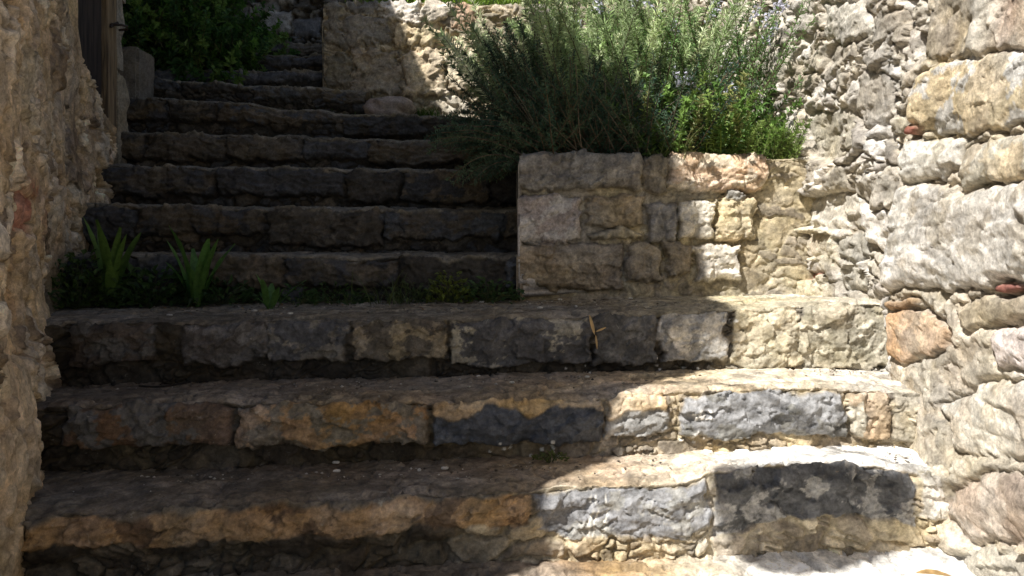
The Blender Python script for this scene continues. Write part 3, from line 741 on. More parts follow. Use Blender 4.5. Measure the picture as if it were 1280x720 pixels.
LP = [(-1.10, .60), (-1.10, 1.50), (-1.80, 2.95), (-1.86, 3.12), (-1.96, 3.62)]
left_st = [dict(poly=[(1.00, -.14), (1.14, -.14), (1.19, -.02), (1.15, .09), (1.02, .11)], h=.12, c=S(150, 128, 104), r=.05, label='rounded knob of stone at the foot of the wall'),
           dict(poly=[(1.150, .50), (1.320, .48), (1.360, .62), (1.200, .72)], h=.03, c=S(196, 160, 112), facet=1.8, label='orange tan stone'),
           dict(poly=[(1.300, .80), (1.440, .80), (1.450, .90), (1.320, .92)], h=.03, c=S(176, 108, 78), facet=1.5, label='reddish stone'),
           dict(poly=[(1.500, .66), (1.700, .64), (1.700, .80), (1.540, .82)], h=.03, c=S(182, 168, 148), facet=2.0),
           dict(poly=[(1.200, .22), (1.360, .18), (1.420, .34), (1.240, .42)], h=.03, c=S(190, 164, 118), facet=1.8),
           dict(poly=[(1.600, 1.05), (1.900, 1.02), (1.950, 1.2), (1.650, 1.25)], h=.03, c=S(190, 166, 126), facet=2.0),
           dict(poly=[(1.300, 1.1), (1.500, 1.08), (1.520, 1.3), (1.320, 1.3)], h=.03, c=S(190, 172, 140), facet=2.0)]
wall(HOUSE, LP, -.75, 2.05, .0065, left_st, 'rubble_wall_face', 191, std_base(191, (.21, .19), .018, tan_pal, S(176, 152, 116), .16, .016, .75, .35, left_extra), PALE, thick=.35, side=1, bulge=.03, topz=([0, 2.67, 2.72, 3.2], [2.05, 2.05, 1.60, 1.36]))

def prism(name, poly_uz, path, back, mat, parent, c, skip=0.0):
    """upper house wall: an outline in (y, z) stood over the plan path and given depth to the left"""
    org = np.array(parent.location)
    pa = np.array(path)
    Vf = np.array([[np.interp(y, pa[:, 1], pa[:, 0]) - skip, y, z] for y, z in poly_uz]); Vb = Vf - np.array([back, 0, 0])
    n = len(Vf); V = np.vstack([Vf, Vb])
    fs = [list(range(n)), list(range(2 * n - 1, n - 1, -1))] + [[i, i + n, (i + 1) % n + n, (i + 1) % n] for i in range(n)]
    return new_obj(name, V, fs, np.tile(c, (2 * n, 1)), mat, parent, False, org)
FULL = LP + [(-2.0, 3.80), (-2.18, 4.5), (-2.4, 5.6)]
WC = S(176, 156, 122)
gz = -.8
prism('wall', [(.60, gz), (3.10, gz), (3.10, 2.04), (.60, 2.04)], FULL, 2.6, STONE, HOUSE, WC, .07)
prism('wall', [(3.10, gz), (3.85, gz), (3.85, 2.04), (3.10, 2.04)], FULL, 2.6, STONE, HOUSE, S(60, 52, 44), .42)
prism('wall', [(.60, 2.05), (3.85, 2.05), (3.85, E + 5.4), (3.62, E + 5.2), (3.5, E + 3.40), (3.16, E + 3.08), (2.28, E + 2.84), (2.1, E + 3.46), (1.75, E + 3.42), (1.2, E + 3.10), (1.08, E + 2.74), (.60, E + 2.66)], FULL, 2.6, STONE, HOUSE, WC, 0)  # unseen outline follows the shadow edge; tall rear end added to shade far wall
TILE = mat_stone('clay_tile', bump=.8, lichen=.3)
prism('roof', [(.53, E + 2.652), (1.075, E + 2.745), (1.195, E + 3.105), (1.745, E + 3.425), (2.105, E + 3.465), (2.285, E + 2.845), (3.155, E + 3.085), (3.495, E + 3.405), (3.615, E + 5.205), (3.95, E + 5.45),
               (3.95, E + 5.56), (3.56, E + 5.28), (3.42, E + 3.47), (3.13, E + 3.19), (2.34, E + 2.97), (2.18, E + 3.57), (1.72, E + 3.54), (1.11, E + 3.19), (1.0, E + 2.84), (.53, E + 2.76)], FULL, 2.8, TILE, HOUSE, S(150, 92, 66), -.03)

def boxes(name, bs, mat, parent=None, col=(.3, .3, .3), bevel=.004, origin=None, jig=0.0):
    import bmesh
    bm = bmesh.new()
    for (x0, x1, y0, y1, z0, z1) in bs:
        r_ = bmesh.ops.create_cube(bm, size=1)
        for v in r_['verts']:
            v.co = ((x0 + x1) / 2 + v.co.x * (x1 - x0), (y0 + y1) / 2 + v.co.y * (y1 - y0), (z0 + z1) / 2 + v.co.z * (z1 - z0))
    if bevel: bmesh.ops.bevel(bm, geom=bm.edges[:], offset=bevel, segments=2, affect='EDGES')
    if jig:
        bmesh.ops.subdivide_edges(bm, edges=[e for e in bm.edges if e.calc_length() > .05], cuts=7, use_grid_fill=True)
        for v in bm.verts:
            a = np.array([v.co.x * 9 + v.co.z * 5, ]); b = np.array([v.co.y * 9 - v.co.z * 7])
            v.co += v.normal * float(jig * fbm(a, b, 1.0, 3, 3)[0])
    V = np.array([v.co[:] for v in bm.verts]); Fc = [[v.index for v in f.verts] for f in bm.faces]
    bm.free()
    return new_obj(name, V, Fc, np.tile(col, (len(V), 1)), mat, parent, False, origin)

HO = np.array(HOUSE.location)
door = boxes('door', [(-1.985, -1.945, 3.14, 3.24, 1.45, 2.3), (-1.992, -1.952, 3.244, 3.38, 1.45, 2.3), (-2.015, -1.975, 3.384, 3.56, 1.45, 2.3)], DARKWOOD, HOUSE, origin=HO)
boxes('door_frame', [(-1.925, -1.90, 3.170, 3.186, 1.56, 2.3), (-2.03, -1.955, 3.57, 3.66, 1.34, 2.3), (-2.3, -2.0, 3.1, 3.7, 2.31, 2.42)], WOOD, HOUSE, origin=HO, jig=.008)
jv = []
boxes('door_jamb', [(-2.20, -1.965, 3.664, 3.80, 1.16, 1.66), (-2.22, -1.985, 3.672, 3.79, 1.662, 2.3)], PALE, HOUSE, S(150, 140, 120), .02, HO, .02)
V, Fc = tubes([[(-1.955, 3.60, 1.865), (-1.90, 3.60, 1.862), (-1.882, 3.615, 1.86), (-1.89, 3.63, 1.85), (-1.93, 3.63, 1.846)], [(-1.95, 3.59, 1.85), (-1.93, 3.62, 1.88)]], [.006, .007], 6)
new_obj('door_latch', V, Fc, None, IRON, HOUSE, origin=HO)

t = boxes('stone_post', [(-2.30, -2.085, 4.12, 4.32, 1.50, 1.905)], STONE, None, S(120, 112, 100), .015, np.array([-2.2, 4.2, 1.5]), .006)
tag(t, 'squared grey stone post standing on the steps beside the door jamb', 'post')

# unseen board added at the house corner, outlined to shade the lowest step
sg = thing('shadow_board', (-1.1, .60, E + 2.25), 'unseen board added on an iron arm, outlined to cast the rounded shade', 'sign')
SO = np.array(sg.location); dv = np.array([.714, -.70, 0]); az_ = np.array([.70, .714, 0]); cn = np.array([-1.1, .60, 0])
at_ = lambda u, z: cn + dv * u + np.array([0, 0, E + z])
V, Fc = tubes([[at_(-.05, 2.24), at_(.68, 2.26)], [at_(-.03, 2.08), at_(.2, 2.245)]], [.009, .007], 8)
new_obj('arm', V, Fc, None, IRON, sg, origin=SO)
for u, z in ((.585, 2.16), (.44, 2.02)):
    V, Fc = tubes([[at_(u, 2.255), at_(u, z - .02)]], [.004], 5)
    new_obj('hook', V, Fc, None, IRON, sg, origin=SO)
out = [(0.262, 1.790), (0.276, 1.720), (0.292, 1.660), (0.320, 1.612), (0.360, 1.590), (0.410, 1.588), (0.465, 1.625), (0.527, 1.734), (0.570, 1.889), (0.606, 2.028), (0.622, 2.118), (0.610, 2.165), (0.575, 2.155), (0.534, 2.118), (0.412, 1.994), (0.335, 1.880)]
fr = np.array([at_(u, z) - az_ * .012 for u, z in out]); bk = fr + az_ * .024
n = len(fr)
new_obj('board', np.vstack([fr, bk]), [list(range(n)), list(range(2 * n - 1, n - 1, -1))] + [[i, (i + 1) % n, (i + 1) % n + n, i + n] for i in range(n)], None, WOOD, sg, False, SO)

nh = thing('shade_block', (-4.8, 6.0, gz), 'unseen plain block added uphill of the old house to shade the far wall', 'house')  # added mass, out of view, that blocks sun from the far wall
NO = np.array(nh.location)
boxes('wall', [(-6.4, -3.25, 3.95, 8.5, gz, E + 5.2)], STONE, nh, S(170, 152, 124), .02, NO)
boxes('roof', [(-6.6, -3.1, 3.9, 8.7, E + 5.203, E + 5.36)], TILE, nh, S(150, 92, 66), .02, NO)

# ------------------------------------------------------------------ earth, ground
def terrain(name, xs, ys, zf, col, mat, label=None):
    X, Y = np.meshgrid(xs, ys)
    Z = zf(X, Y)
    idx = np.arange(X.size).reshape(X.shape)
    fq = np.stack([idx[:-1, :-1], idx[:-1, 1:], idx[1:, 1:], idx[1:, :-1]], -1).reshape(-1, 4)
    C = np.array(col) * (1 + .3 * fbm(X, Y, 3, 4, 9))[..., None]
    o = new_obj(name, np.stack([X, Y, Z], -1).reshape(-1, 3), fq, C.reshape(-1, 3), mat)
    o['kind'] = 'structure'
    return o
bed_z = lambda X, Y: 1.095 + .20 * sst(2.95, 4.5, Y) + .03 * fbm(X, Y, 6, 4, 4)
terrain('soil', np.linspace(.07, 1.22, 90), np.linspace(3.0, 4.54, 110), bed_z, S(84, 70, 54), EARTH)
far = np.concatenate([-np.geomspace(400, 3, 24), np.linspace(-2.8, 2.8, 20), np.geomspace(3, 400, 24)])
terrain('ground', far, far, lambda X, Y: -.82 + .0 * X, S(150, 140, 118), EARTH)
terrain('hillside', np.concatenate([-np.geomspace(60, 3.4, 14), np.linspace(-3.2, 3, 40), np.geomspace(3.3, 60, 14)]), np.concatenate([np.linspace(5.05, 8, 30), np.geomspace(8.3, 90, 16)]),
        lambda X, Y: np.where((X < -.9) & (Y < 5.95), 1.9, 2.36) + np.where(X > -.8, .65 * np.clip(Y - 5.1, 0, 5), 0) + .12 * np.clip(Y - 6, 0, 90) + .04 * fbm(X, Y, 2, 4, 14), S(96, 104, 56), EARTH)
terrain('terrace', np.linspace(-4.6, -2.0, 30), np.linspace(4.45, 5.75, 24), lambda X, Y: 1.70 + .25 * sst(4.5, 5.6, Y) + .03 * fbm(X, Y, 4, 4, 14), S(80, 74, 52), EARTH)

# ------------------------------------------------------------------ plants
def unit(v): return v / (np.linalg.norm(v, axis=-1, keepdims=True) + 1e-9)

def stem_path(base, d, L, n=9, bend=0.0, wob=.02, g=RNG):
    d = np.array(d, float); d /= np.linalg.norm(d)
    t = np.linspace(0, 1, n)[:, None]
    side = unit(np.cross(d, g.normal(size=3)))
    p = np.array(base) + d * L * t + np.array([0, 0, bend]) * L * t ** 2 + side * wob * L * np.sin(t * g.uniform(2, 5) + g.uniform(0, 3))
    return p - (p[0] - np.array(base))

def needle_bush(name, label, stems, leafL, leafW, step_, cols, start=.35, group=None, cat='bush', flowers=0, stemcol=S(96, 80, 60), ang=.9, leaf_part='foliage', lb=2):
    org = np.mean([s[0] for s in stems], 0)
    root = thing(name, tuple(org), label, cat, group)
    paths, rad = [], []
    Pn, Dn, Nn, Ln, Wn, Cn, tips = [], [], [], [], [], [], []
    for (b, d, L, bend) in stems:
        p = stem_path(b, d, L, 9, bend)
        paths.append(p); rad.append(np.linspace(.0035, .0012, 9))
        k = int(L * (1 - start) / step_) * lb
        t = start + (1 - start) * np.sort(RNG.random(k)); q = t * 8; i = np.minimum(q.astype(int), 7); f = (q - i)[:, None]
        pos = p[i] * (1 - f) + p[i + 1] * f; tan = unit(p[i + 1] - p[i])
        rnd = unit(np.cross(tan, RNG.normal(size=(k, 3))))
        dirn = unit(tan * math.cos(ang) + rnd * math.sin(ang) + RNG.normal(size=(k, 3)) * .15)
        Pn.append(pos); Dn.append(dirn); Nn.append(unit(tan + RNG.normal(size=(k, 3)) * .3))
        s_ = 1 - .35 * t + 0 * t
        Ln.append(leafL * RNG.uniform(.65, 1.25, k) * s_); Wn.append(leafW * RNG.uniform(.7, 1.3, k))
        c = cols[RNG.integers(len(cols))] * RNG.uniform(.75, 1.3)
        Cn.append(c * RNG.uniform(.8, 1.25, (k, 1)))
        tips.append((p[-1], tan[-1] if k else d))
    V, Fc = leaves(np.vstack(Pn), np.vstack(Dn), np.vstack(Nn), np.concatenate(Ln), np.concatenate(Wn))
    new_obj(leaf_part, V, Fc, np.repeat(np.vstack(Cn), 4, 0), NEEDLE if leafW < .008 else LEAF, root, False, org)
    V, Fc = tubes(paths, rad, 4)
    new_obj('stems', V, Fc, np.tile(stemcol, (len(V), 1)), BARK, root, True, org)
    if flowers:
        fp, fd = [], []
        for k in RNG.choice(len(tips), min(flowers, len(tips)), False):
            b, d = tips[k]
            for _ in range(26):
                fp.append(b - unit(d) * RNG.uniform(-.01, .07) + RNG.normal(size=3) * .010); fd.append(RNG.normal(size=3) + np.array([-.3, -.6, .3]))
        fp = np.array(fp); V, Fc = leaves(fp, np.array(fd), RNG.normal(size=fp.shape), RNG.uniform(.014, .025, len(fp)), RNG.uniform(.010, .018, len(fp)))
        new_obj('flowers', V, Fc, np.repeat(S(220, 220, 238) * RNG.uniform(.8, 1.2, (len(fp), 1)), 4, 0), PETAL, root, False, org)
    return root

def bed(x, y): return float(bed_z(np.array(x), np.array(y)))
def clump(n, xr, yr, tilt, Lr, bend, lean_=(0, 0)):
    o = []
    for _ in range(n):
        x, y = RNG.uniform(*xr), RNG.uniform(*yr)
        a, r_ = RNG.uniform(0, 6.283), tilt * math.sqrt(RNG.random())
        o.append((np.array([x, y, bed(x, y) - .01]), np.array([r_ * math.cos(a) + lean_[0], r_ * math.sin(a) + lean_[1], 1.0]), RNG.uniform(*Lr), bend))
    return o

ROS = [S(66, 92, 74), S(78, 102, 80), S(58, 82, 66), S(92, 112, 84)]
SAGE = [S(190, 202, 160), S(176, 194, 144), S(202, 210, 176), S(158, 178, 130)]
FRESH = [S(114, 144, 72), S(98, 130, 62), S(132, 156, 84), S(84, 114, 56), S(146, 150, 96)]
# dark rosemary spilling over the upper steps
st = clump(150, (.10, .34), (3.2, 3.9), .5, (.50, .80), -.12, (-.45, -.1)) + clump(150, (.08, .26), (3.05, 3.75), .35, (.35, .70), -.45, (-.95, -.25)) + clump(60, (.06, .16), (3.02, 3.4), .3, (.25, .5), -.75, (-.9, -.35))
needle_bush('rosemary_bush', 'dark rosemary bush spilling left over the shaded steps', st, .032, .0052, .0075, ROS, .08, 'rosemary bushes in the bed')
# brushy middle with dry brown stems
st = clump(460, (.10, .74), (3.04, 3.6), 1.15, (.28, .66), -.16, (-.14, -.16))
needle_bush('rosemary_bush', 'dense dark rosemary bush right behind the long grey coping stone', st, .030, .0052, .0080, ROS, .06, 'rosemary bushes in the bed')
# tall feathery sage-green growth at the back, sunlit
st = clump(260, (.06, .80), (3.4, 4.2), .75, (.70, 1.05), -.10, (-.06, -.22))
needle_bush('fennel_bush', 'tall feathery sage green bush at the back of the bed, sunlit on top', st, .055, .0055, .0085, SAGE, .40, ang=.8, lb=3)
# flowering rosemary to the right
st = clump(230, (.56, 1.06), (3.2, 4.1), .75, (.45, .95), -.06, (.06, -.18))
needle_bush('rosemary_bush', 'tall rosemary bush with pale blue flowers beside the rubble wall', st, .034, .0056, .0085, [S(104, 136, 80), S(118, 146, 92), S(90, 122, 70)], .15, 'rosemary bushes in the bed', flowers=46)
# bright green leafy herb in front of it
st = clump(190, (.58, 1.00), (3.04, 3.50), .8, (.18, .52), -.16, (.05, -.18))
needle_bush('leafy_herb', 'bright green leafy herb hanging over the pinkish coping stone', st, .040, .0125, .0085, FRESH, .15, cat='herb', stemcol=S(110, 130, 60), ang=1.0, lb=2)
st = clump(80, (.90, 1.14), (3.00, 3.2), .6, (.12, .30), -.2, (.1, -.3))
needle_bush('feathery_weed', 'small feathery green weed at the planter corner by the rubble wall', st, .028, .0050, .0065, [S(128, 150, 80), S(110, 138, 66)], .1, cat='weed', stemcol=S(100, 110, 60))
# dry sticks standing in the bush
V, Fc = tubes([stem_path((RNG.uniform(.2, .6), RNG.uniform(3.0, 3.2), 1.08), (RNG.uniform(-.7, -.05), RNG.uniform(-.35, .1), RNG.uniform(.35, 1)), RNG.uniform(.25, .55), 9, -.1, .04) for _ in range(34)], [np.linspace(.0022, .001, 9)] * 34, 4)
o = new_obj('dry_stalks', V, Fc, np.tile(S(120, 104, 82), (len(V), 1)), BARK, None, True, np.array([.4, 3.1, 1.1]))
tag(o, 'dry brown stalks standing in front of the dark rosemary', 'stalks')

# leafy greenery at the upper left: arching sprays of leaflets
st = []
for _ in range(620):
    x, y = RNG.uniform(-2.8, -1.70), RNG.uniform(4.55, 5.45)
    zb = 1.68 + .25 * float(sst(4.5, 5.6, np.array(y))) + RNG.uniform(0, 1) * (.75 if x < -1.95 else .38)
    a = RNG.uniform(0, 6.283); q = RNG.uniform(.3, 1.3)
    st.append((np.array([x, y, zb]), np.array([q * math.cos(a) + .1, q * math.sin(a) - .45, 1.0]), RNG.uniform(.16, .42), -RNG.uniform(.1, .5)))
needle_bush('leafy_mound', 'loose dark green leafy mound at the upper left of the narrow steps', st, .052, .022, .0115, [S(72, 108, 46), S(92, 132, 58), S(54, 86, 40), S(110, 140, 70), S(62, 96, 50)], .12, cat='greenery', stemcol=S(84, 86, 50), ang=1.05, lb=2)

# broad-leaved weeds on the landing
def on_landing(px, py): d = 2.8; return np.array([(px - CX) / F * d, d, E - (py - HY) * d / F])
def rosette(label, px, py, n, L, W, spread, up, seed, col, extra=None, d=2.8):
    g = np.random.default_rng(seed)
    b0 = np.array([(px - CX) / F * d, d, .545])
    root = thing('broadleaf_weed', tuple(b0), label, 'weed', 'broad-leaved weeds on the landing')
    for i in range(n):
        a = 6.283 * i / n + g.uniform(-.4, .4); s_ = spread * g.uniform(.3, 1)
        dd = np.array([math.cos(a) * s_, math.sin(a) * s_, up])
        V, Fc = blade(b0 + np.array([math.cos(a), math.sin(a), 0]) * .012 * g.uniform(.3, 2), dd + g.normal(size=3) * .08, np.array([-math.cos(a), -math.sin(a), .35]) + g.normal(size=3) * .2, L * (g.uniform(.75, 1.1) if i % 2 == 0 else g.uniform(.35, .7)), W * g.uniform(.75, 1.1), g.uniform(.15, .55), 9, 'lance', .05)
        new_obj('leaf', V, Fc, np.tile(col * g.uniform(.75, 1.25), (len(V), 1)), LEAF, root, True, b0)
    return root
rosette('tall upright broadleaf weed against the left house wall', 138, 350, 11, .36, .042, .20, 1.0, 3, S(88, 118, 52), d=2.76)
rosette('tall broadleaf weed with three upright leaves near the middle of the weedy patch', 246, 345, 12, .31, .046, .28, 1.0, 8, S(84, 122, 58), d=2.78)
rosette('small broadleaf weed with one narrow upright leaf, right of the tall pair', 338, 362, 8, .14, .028, .6, .9, 13, S(82, 118, 58), d=2.66)
def low_plant(label, px, d, n, r_, seed, col, lsz=.03, z0=.545, hgt=.10):
    g = np.random.default_rng(seed); b0 = np.array([(px - CX) / F * d, d, z0])
    a = g.uniform(0, 6.283, n); q = r_ * np.sqrt(g.random(n))
    P = b0 + np.stack([q * np.cos(a), q * np.sin(a) * .6, hgt * g.random(n) * (1 - (q / r_) ** 2 * .7) + .004], 1)
    D = np.stack([np.cos(a), np.sin(a), g.uniform(.0, 1.2, n)], 1) + g.normal(size=(n, 3)) * .4
    V, Fc = leaves(P, D, np.tile([0, -.3, 1.], (n, 1)) + g.normal(size=(n, 3)) * .4, lsz * g.uniform(.6, 1.3, n), lsz * .6 * g.uniform(.7, 1.2, n))
    root = thing('low_weed', tuple(b0), label, 'weed', 'low weeds on the landing')
    new_obj('foliage', V, Fc, np.repeat(np.array(col) * g.uniform(.7, 1.3, (n, 1)), 4, 0), LEAF, root, False, b0)
    pp = [np.array([b0 + [0, 0, -.01], (b0 + P[i]) / 2 + [0, 0, .01], P[i]]) for i in range(0, n, 6)]
    V, Fc = tubes(pp, [.0012] * len(pp), 4)
    new_obj('stems', V, Fc, np.tile(S(84, 92, 50), (len(V), 1)), BARK, root, True, b0)
low_plant('low dark weed cushion at the foot of the house wall', 100, 2.74, 420, .17, 21, S(70, 92, 44), .034, .545, .20)
low_plant('low leafy weed between the two tall broadleaf weeds', 190, 2.82, 380, .19, 22, S(62, 88, 46), .038, .545, .15)
low_plant('low weed under the second tall broadleaf weed', 275, 2.84, 220, .15, 23, S(60, 84, 46), .032, .545, .11)
low_plant('yellowish green small-leaved weed at the foot of the dark step', 562, 2.84, 240, .09, 24, S(104, 116, 48), .022, .555, .13)
low_plant('dark creeping weed beside the planter corner', 612, 2.86, 240, .13, 25, S(64, 88, 48), .024, .56, .09)
low_plant('tiny weed between stones beside the ochre block', 688, 1.98, 60, .05, 26, S(92, 100, 50), .014, .19, .02)

def grass(label, pts, Lr, seed, col, cat='grass', name='grass_tuft', group=None, n=40, sp=.05, kind=None, W=.005):
    g = np.random.default_rng(seed); bag = Bag()
    pts = np.array(pts, float)
    for b in pts:
        for _ in range(n):
            a = g.uniform(0, 6.283); p = b + np.array([g.normal() * sp, g.normal() * sp * .6, 0])
            V, Fc = blade(p, [math.cos(a) * g.uniform(.1, .8), math.sin(a) * g.uniform(.1, .8), 1], [-math.cos(a), -math.sin(a), .3], g.uniform(*Lr), W * g.uniform(.7, 1.3), g.uniform(.3, 1.3), 5, 'grass')
            bag.add(V, Fc, np.array(col) * g.uniform(.65, 1.35))
    o = bag.build(name, LEAF, None, pts.mean(0))
    return tag(o, label, cat, group, kind)
grass('thin grass tuft on the landing in front of the dark step', [(-.43, 2.83, .545)], (.08, .20), 31, S(86, 98, 58), group='grass tufts', n=50, sp=.07)
grass('mossy grass on the narrow step edge in front of the retaining wall', [(x, 4.42, 1.565) for x in np.linspace(-1.28, -.85, 9)], (.03, .09), 32, S(70, 96, 38), n=46, sp=.05, kind='stuff', name='moss_grass')
grass('grass tuft right of the loose rock below the sunlit retaining wall', [(-.53, 4.41, 1.565)], (.03, .10), 33, S(74, 104, 40), n=150, sp=.045, group='grass tufts')
grass('bright green grass growing along the top of the retaining wall', [(x, 4.68 + .06 * (i % 2), 2.335) for i, x in enumerate(np.linspace(-.95, .1, 22))], (.05, .12), 34, S(120, 150, 50), n=34, sp=.04, kind='stuff', name='grass')
grass('rough grass on the bank above the retaining wall', [(x, 5.2 + .25 * (i % 5), 2.36 + .65 * max(0, .1 + .25 * (i % 5) - .02)) for i, x in enumerate(np.linspace(-.8, 1.9, 60))], (.06, .18), 36, S(118, 132, 66), n=16, sp=.12, kind='stuff', name='grass')
grass('pale curving grass blades over the coping stones', [(.66, 3.0, 1.11)], (.12, .24), 35, S(150, 156, 110), n=16, group='grass tufts')

low_plant('low messy weeds along the dark step, left of the thin grass', 420, 2.87, 200, .13, 27, S(66, 88, 48), .026, .545, .09)
low_plant('low grey green weed right of the thin grass on the landing', 510, 2.86, 100, .08, 28, S(84, 100, 62), .022, .55)
low_plant('small weed by the third broadleaf weed on the landing', 372, 2.78, 70, .07, 29, S(66, 92, 50), .024)
litter = [(200, 2.72), (150, 2.5), (300, 2.66), (430, 2.75), (520, 2.55), (610, 2.62), (700, 2.8), (760, 2.83), (480, 2.84), (350, 2.84), (230, 2.4), (640, 2.82)]
for q, (px, d) in enumerate(litter):
    x = (px - CX) / F * d; a = RNG.uniform(0, 6.28); z = .563 + .013 * x + .004
    V, Fc = blade((x, d, z), (math.cos(a), math.sin(a), RNG.uniform(.05, .3)), (-.1 * math.cos(a), -.1 * math.sin(a), 1), RNG.uniform(.018, .04), RNG.uniform(.008, .014), .8, 5, 'lance')
    tag(new_obj('fallen_leaf', V, Fc, np.tile(np.array([S(140, 108, 70), S(112, 84, 58), S(160, 134, 92)][q % 3]), (len(V), 1)), LEAF, None, True, np.array([x, d, z])), 'small dry fallen leaf lying on the shaded landing', 'fallen leaf', 'dry leaves on the landing')

def grit(name, label, n, xr, yf, zf, seed):
    g = np.random.default_rng(seed); Vs, Fs, Cs = [], [], []
    base = np.array([[1, 0, 0], [-1, 0, 0], [0, 1, 0], [0, -1, 0], [0, 0, 1], [0, 0, -1]], float)
    tri = np.array([[0, 2, 4], [2, 1, 4], [1, 3, 4], [3, 0, 4], [2, 0, 5], [1, 2, 5], [3, 1, 5], [0, 3, 5]])
    for k in range(n):
        x = g.uniform(*xr); y = yf(x, g); r_ = .0018 + .0045 * g.random() ** 3
        Vs.append(base * r_ * g.uniform(.5, 1.4, (6, 1)) * np.array([1, 1, .6]) + np.array([x, y, zf(x) + r_ * .3])); Fs.append(tri + 6 * k)
        Cs.append(np.tile(np.array([S(120, 108, 92), S(150, 138, 118), S(90, 80, 68), S(196, 188, 174)][g.integers(4)]), (6, 1)))
    return tag(new_obj(name, np.vstack(Vs), np.vstack(Fs), np.vstack(Cs), PALE, None, False), label, 'grit', None, 'stuff')
grit('gravel', 'fine grit and crumbs on the lowest tread', 420, (-1.1, 1.1), lambda x, g: 1.97 + .08 * x - abs(g.normal()) * .07, lambda x: .189 + .012 * x, 71)
grit('gravel', 'fine grit and crumbs on the second tread', 380, (-1.2, 1.15), lambda x, g: 2.27 + .08 * x - abs(g.normal()) * .07, lambda x: .367 + .012 * x, 72)
grit('gravel', 'fine grit and crumbs on the landing', 500, (-1.5, 1.1), lambda x, g: 2.90 - abs(g.normal()) * .22, lambda x: .563 + .013 * x, 73)

# loose rock beside the retaining wall, chips, twigs
def rock(name, label, cat, c, r_, col, seed, group=None, res=28, flat=1.0, mat=None):
    th, ph = np.meshgrid(np.linspace(0, np.pi, res), np.linspace(0, 2 * np.pi, res * 2))
    D = np.stack([np.sin(th) * np.cos(ph), np.sin(th) * np.sin(ph), np.cos(th)], -1)
    D = np.sign(D) * np.abs(D) ** .75
    k = 1 + .16 * fbm(D[..., 0] + D[..., 2] * .7 + seed, D[..., 1] - D[..., 2] * .5, 1.4, 4, seed)
    P = D * np.array(r_) * k[..., None] + np.array(c)
    idx = np.arange(th.size).reshape(th.shape)
    fq = np.stack([idx[:-1, :-1], idx[:-1, 1:], idx[1:, 1:], idx[1:, :-1]], -1).reshape(-1, 4)
    C = np.array(col) * (1 + .25 * fbm(P[..., 0], P[..., 2] + P[..., 1], 14, 3, seed + 2))[..., None]
    return tag(new_obj(name, P.reshape(-1, 3), fq, C.reshape(-1, 3), mat or STONE, None, True, np.array(c, float)), label, cat, group)
rock('loose_rock', 'rounded pinkish loose rock lying before the retaining wall', 'rock', (-.72, 4.38, 1.60), (.15, .11, .07), S(150, 128, 112), 5)
CH = 'small white chips lying on the shaded treads'
chips = [(445, 528, 'first'), (212, 393, 3), (148, 472, 2), (318, 384, 3), (363, 388, 3), (421, 594, 1), (524, 588, 1), (556, 584, 1), (602, 377, 3), (700, 372, 3), (788, 367, 3), (720, 384, 3), (675, 385, 3), (598, 468, 2), (734, 472, 2), (640, 478, 2), (420, 571, 1)]
tz = {1: (.19, .012), 2: (.366, .012), 3: (.562, .013)}
for q, (px, py, k) in enumerate(chips):
    if not isinstance(k, int): continue
    z = tz[k][0] + .004; d = (E - z) * F / max(py - HY, 40)
    lim = {1: (1.9, 1.98), 2: (2.15, 2.28), 3: (2.35, 2.9)}[k]; d = min(max(d, lim[0]), lim[1])
    x = (px - CX) / F * d
    rock('stone_chip', 'small white chip of stone lying loose on a shaded tread', 'chip', (x, d, z + tz[k][1] * x), (.0075 * RNG.uniform(.6, 1.4), .006, .0035), S(214, 208, 196), 40 + q, CH, 7, mat=PALE)
V, Fc = tubes([stem_path((-1.06, 2.1, .372), (1, .12, .02), .14, 7, 0, .08), stem_path((-1.0, 2.1, .375), (.5, -.3, .25), .05, 5, 0, .1)], [.003, .002], 5)
tag(new_obj('twig', V, Fc, np.tile(S(40, 34, 28), (len(V), 1)), BARK, None, True, np.array([-1.0, 2.1, .37])), 'thin black twig lying on the left end of the second step', 'twig')
bag = Bag()
yb = 2.25
for b, d, L, W in (((.252, 2.255, .50), (-.25, -.1, 1), .062, .010), ((.255, 2.255, .50), (.12, -.15, -1), .045, .006), ((.255, 2.25, .51), (.8, -.2, .35), .034, .006)):
    V, Fc = blade(b, d, (0, -1, .1), L, W, .4, 6, 'lance'); bag.add(V, Fc, S(190, 160, 112))
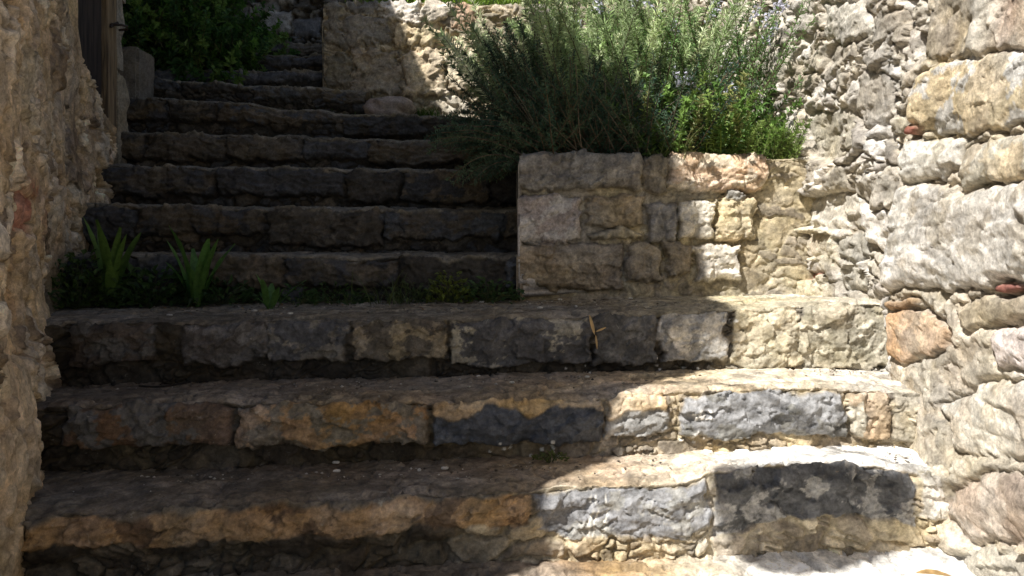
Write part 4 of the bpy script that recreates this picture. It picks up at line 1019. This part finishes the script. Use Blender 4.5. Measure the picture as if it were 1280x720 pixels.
tag(bag.build('dry_leaf', LEAF, None, np.array([.25, 2.25, .5])), 'curled dry tan leaf stuck on the face of the landing step', 'dry leaf')
bag = Bag(); V, Fc = blade((.93, 1.70, .012), (1, .1, 0), (0, -.2, 1), .09, .022, .3, 6, 'lance'); bag.add(V, Fc, S(170, 140, 96))
tag(bag.build('dry_leaf', LEAF, None, np.array([.97, 1.7, .01])), 'flat dry brown leaf on the bright tread at the bottom right', 'dry leaf')

# ------------------------------------------------------------------ light, sky, camera
W = bpy.data.worlds.new('World'); sc.world = W; W.use_nodes = True
nt = W.node_tree; nt.nodes.clear()
sky = nt.nodes.new('ShaderNodeTexSky'); sky.sky_type = 'NISHITA'; sky.sun_disc = False
EL = math.radians(49); sdir = np.array([.70, .714]) / math.hypot(.70, .714)   # the way the light travels over the ground
sky.sun_elevation = EL; sky.sun_rotation = math.atan2(-sdir[0], -sdir[1])
bg = nt.nodes.new('ShaderNodeBackground'); bg.inputs['Strength'].default_value = .056
ow = nt.nodes.new('ShaderNodeOutputWorld'); nt.links.new(sky.outputs[0], bg.inputs[0]); nt.links.new(bg.outputs[0], ow.inputs[0])
L = bpy.data.lights.new('sun', 'SUN'); L.energy = 5.0; L.angle = math.radians(.55); L.color = (1.0, .965, .91)
lo = bpy.data.objects.new('sun', L); COL.objects.link(lo)
from mathutils import Vector
dl = Vector((sdir[0] * math.cos(EL), sdir[1] * math.cos(EL), -math.sin(EL)))
lo.rotation_euler = dl.to_track_quat('-Z', 'Y').to_euler(); lo.location = (-4, -5, 9)

cam = bpy.data.cameras.new('camera'); co = bpy.data.objects.new('camera', cam); COL.objects.link(co)
cam.sensor_width = 36; cam.lens = F / 1280 * 36; cam.clip_start = .05; cam.clip_end = 1500
co.location = (0, 0, E); co.rotation_euler = (math.pi / 2, 0, 0)
cam.shift_y = -(360 - HY) / 1280.0
sc.camera = co
vs = sc.view_settings
vs.view_transform = 'Standard'; vs.look = 'None'; vs.gamma = 1; vs.use_curve_mapping = False; vs.exposure = .68
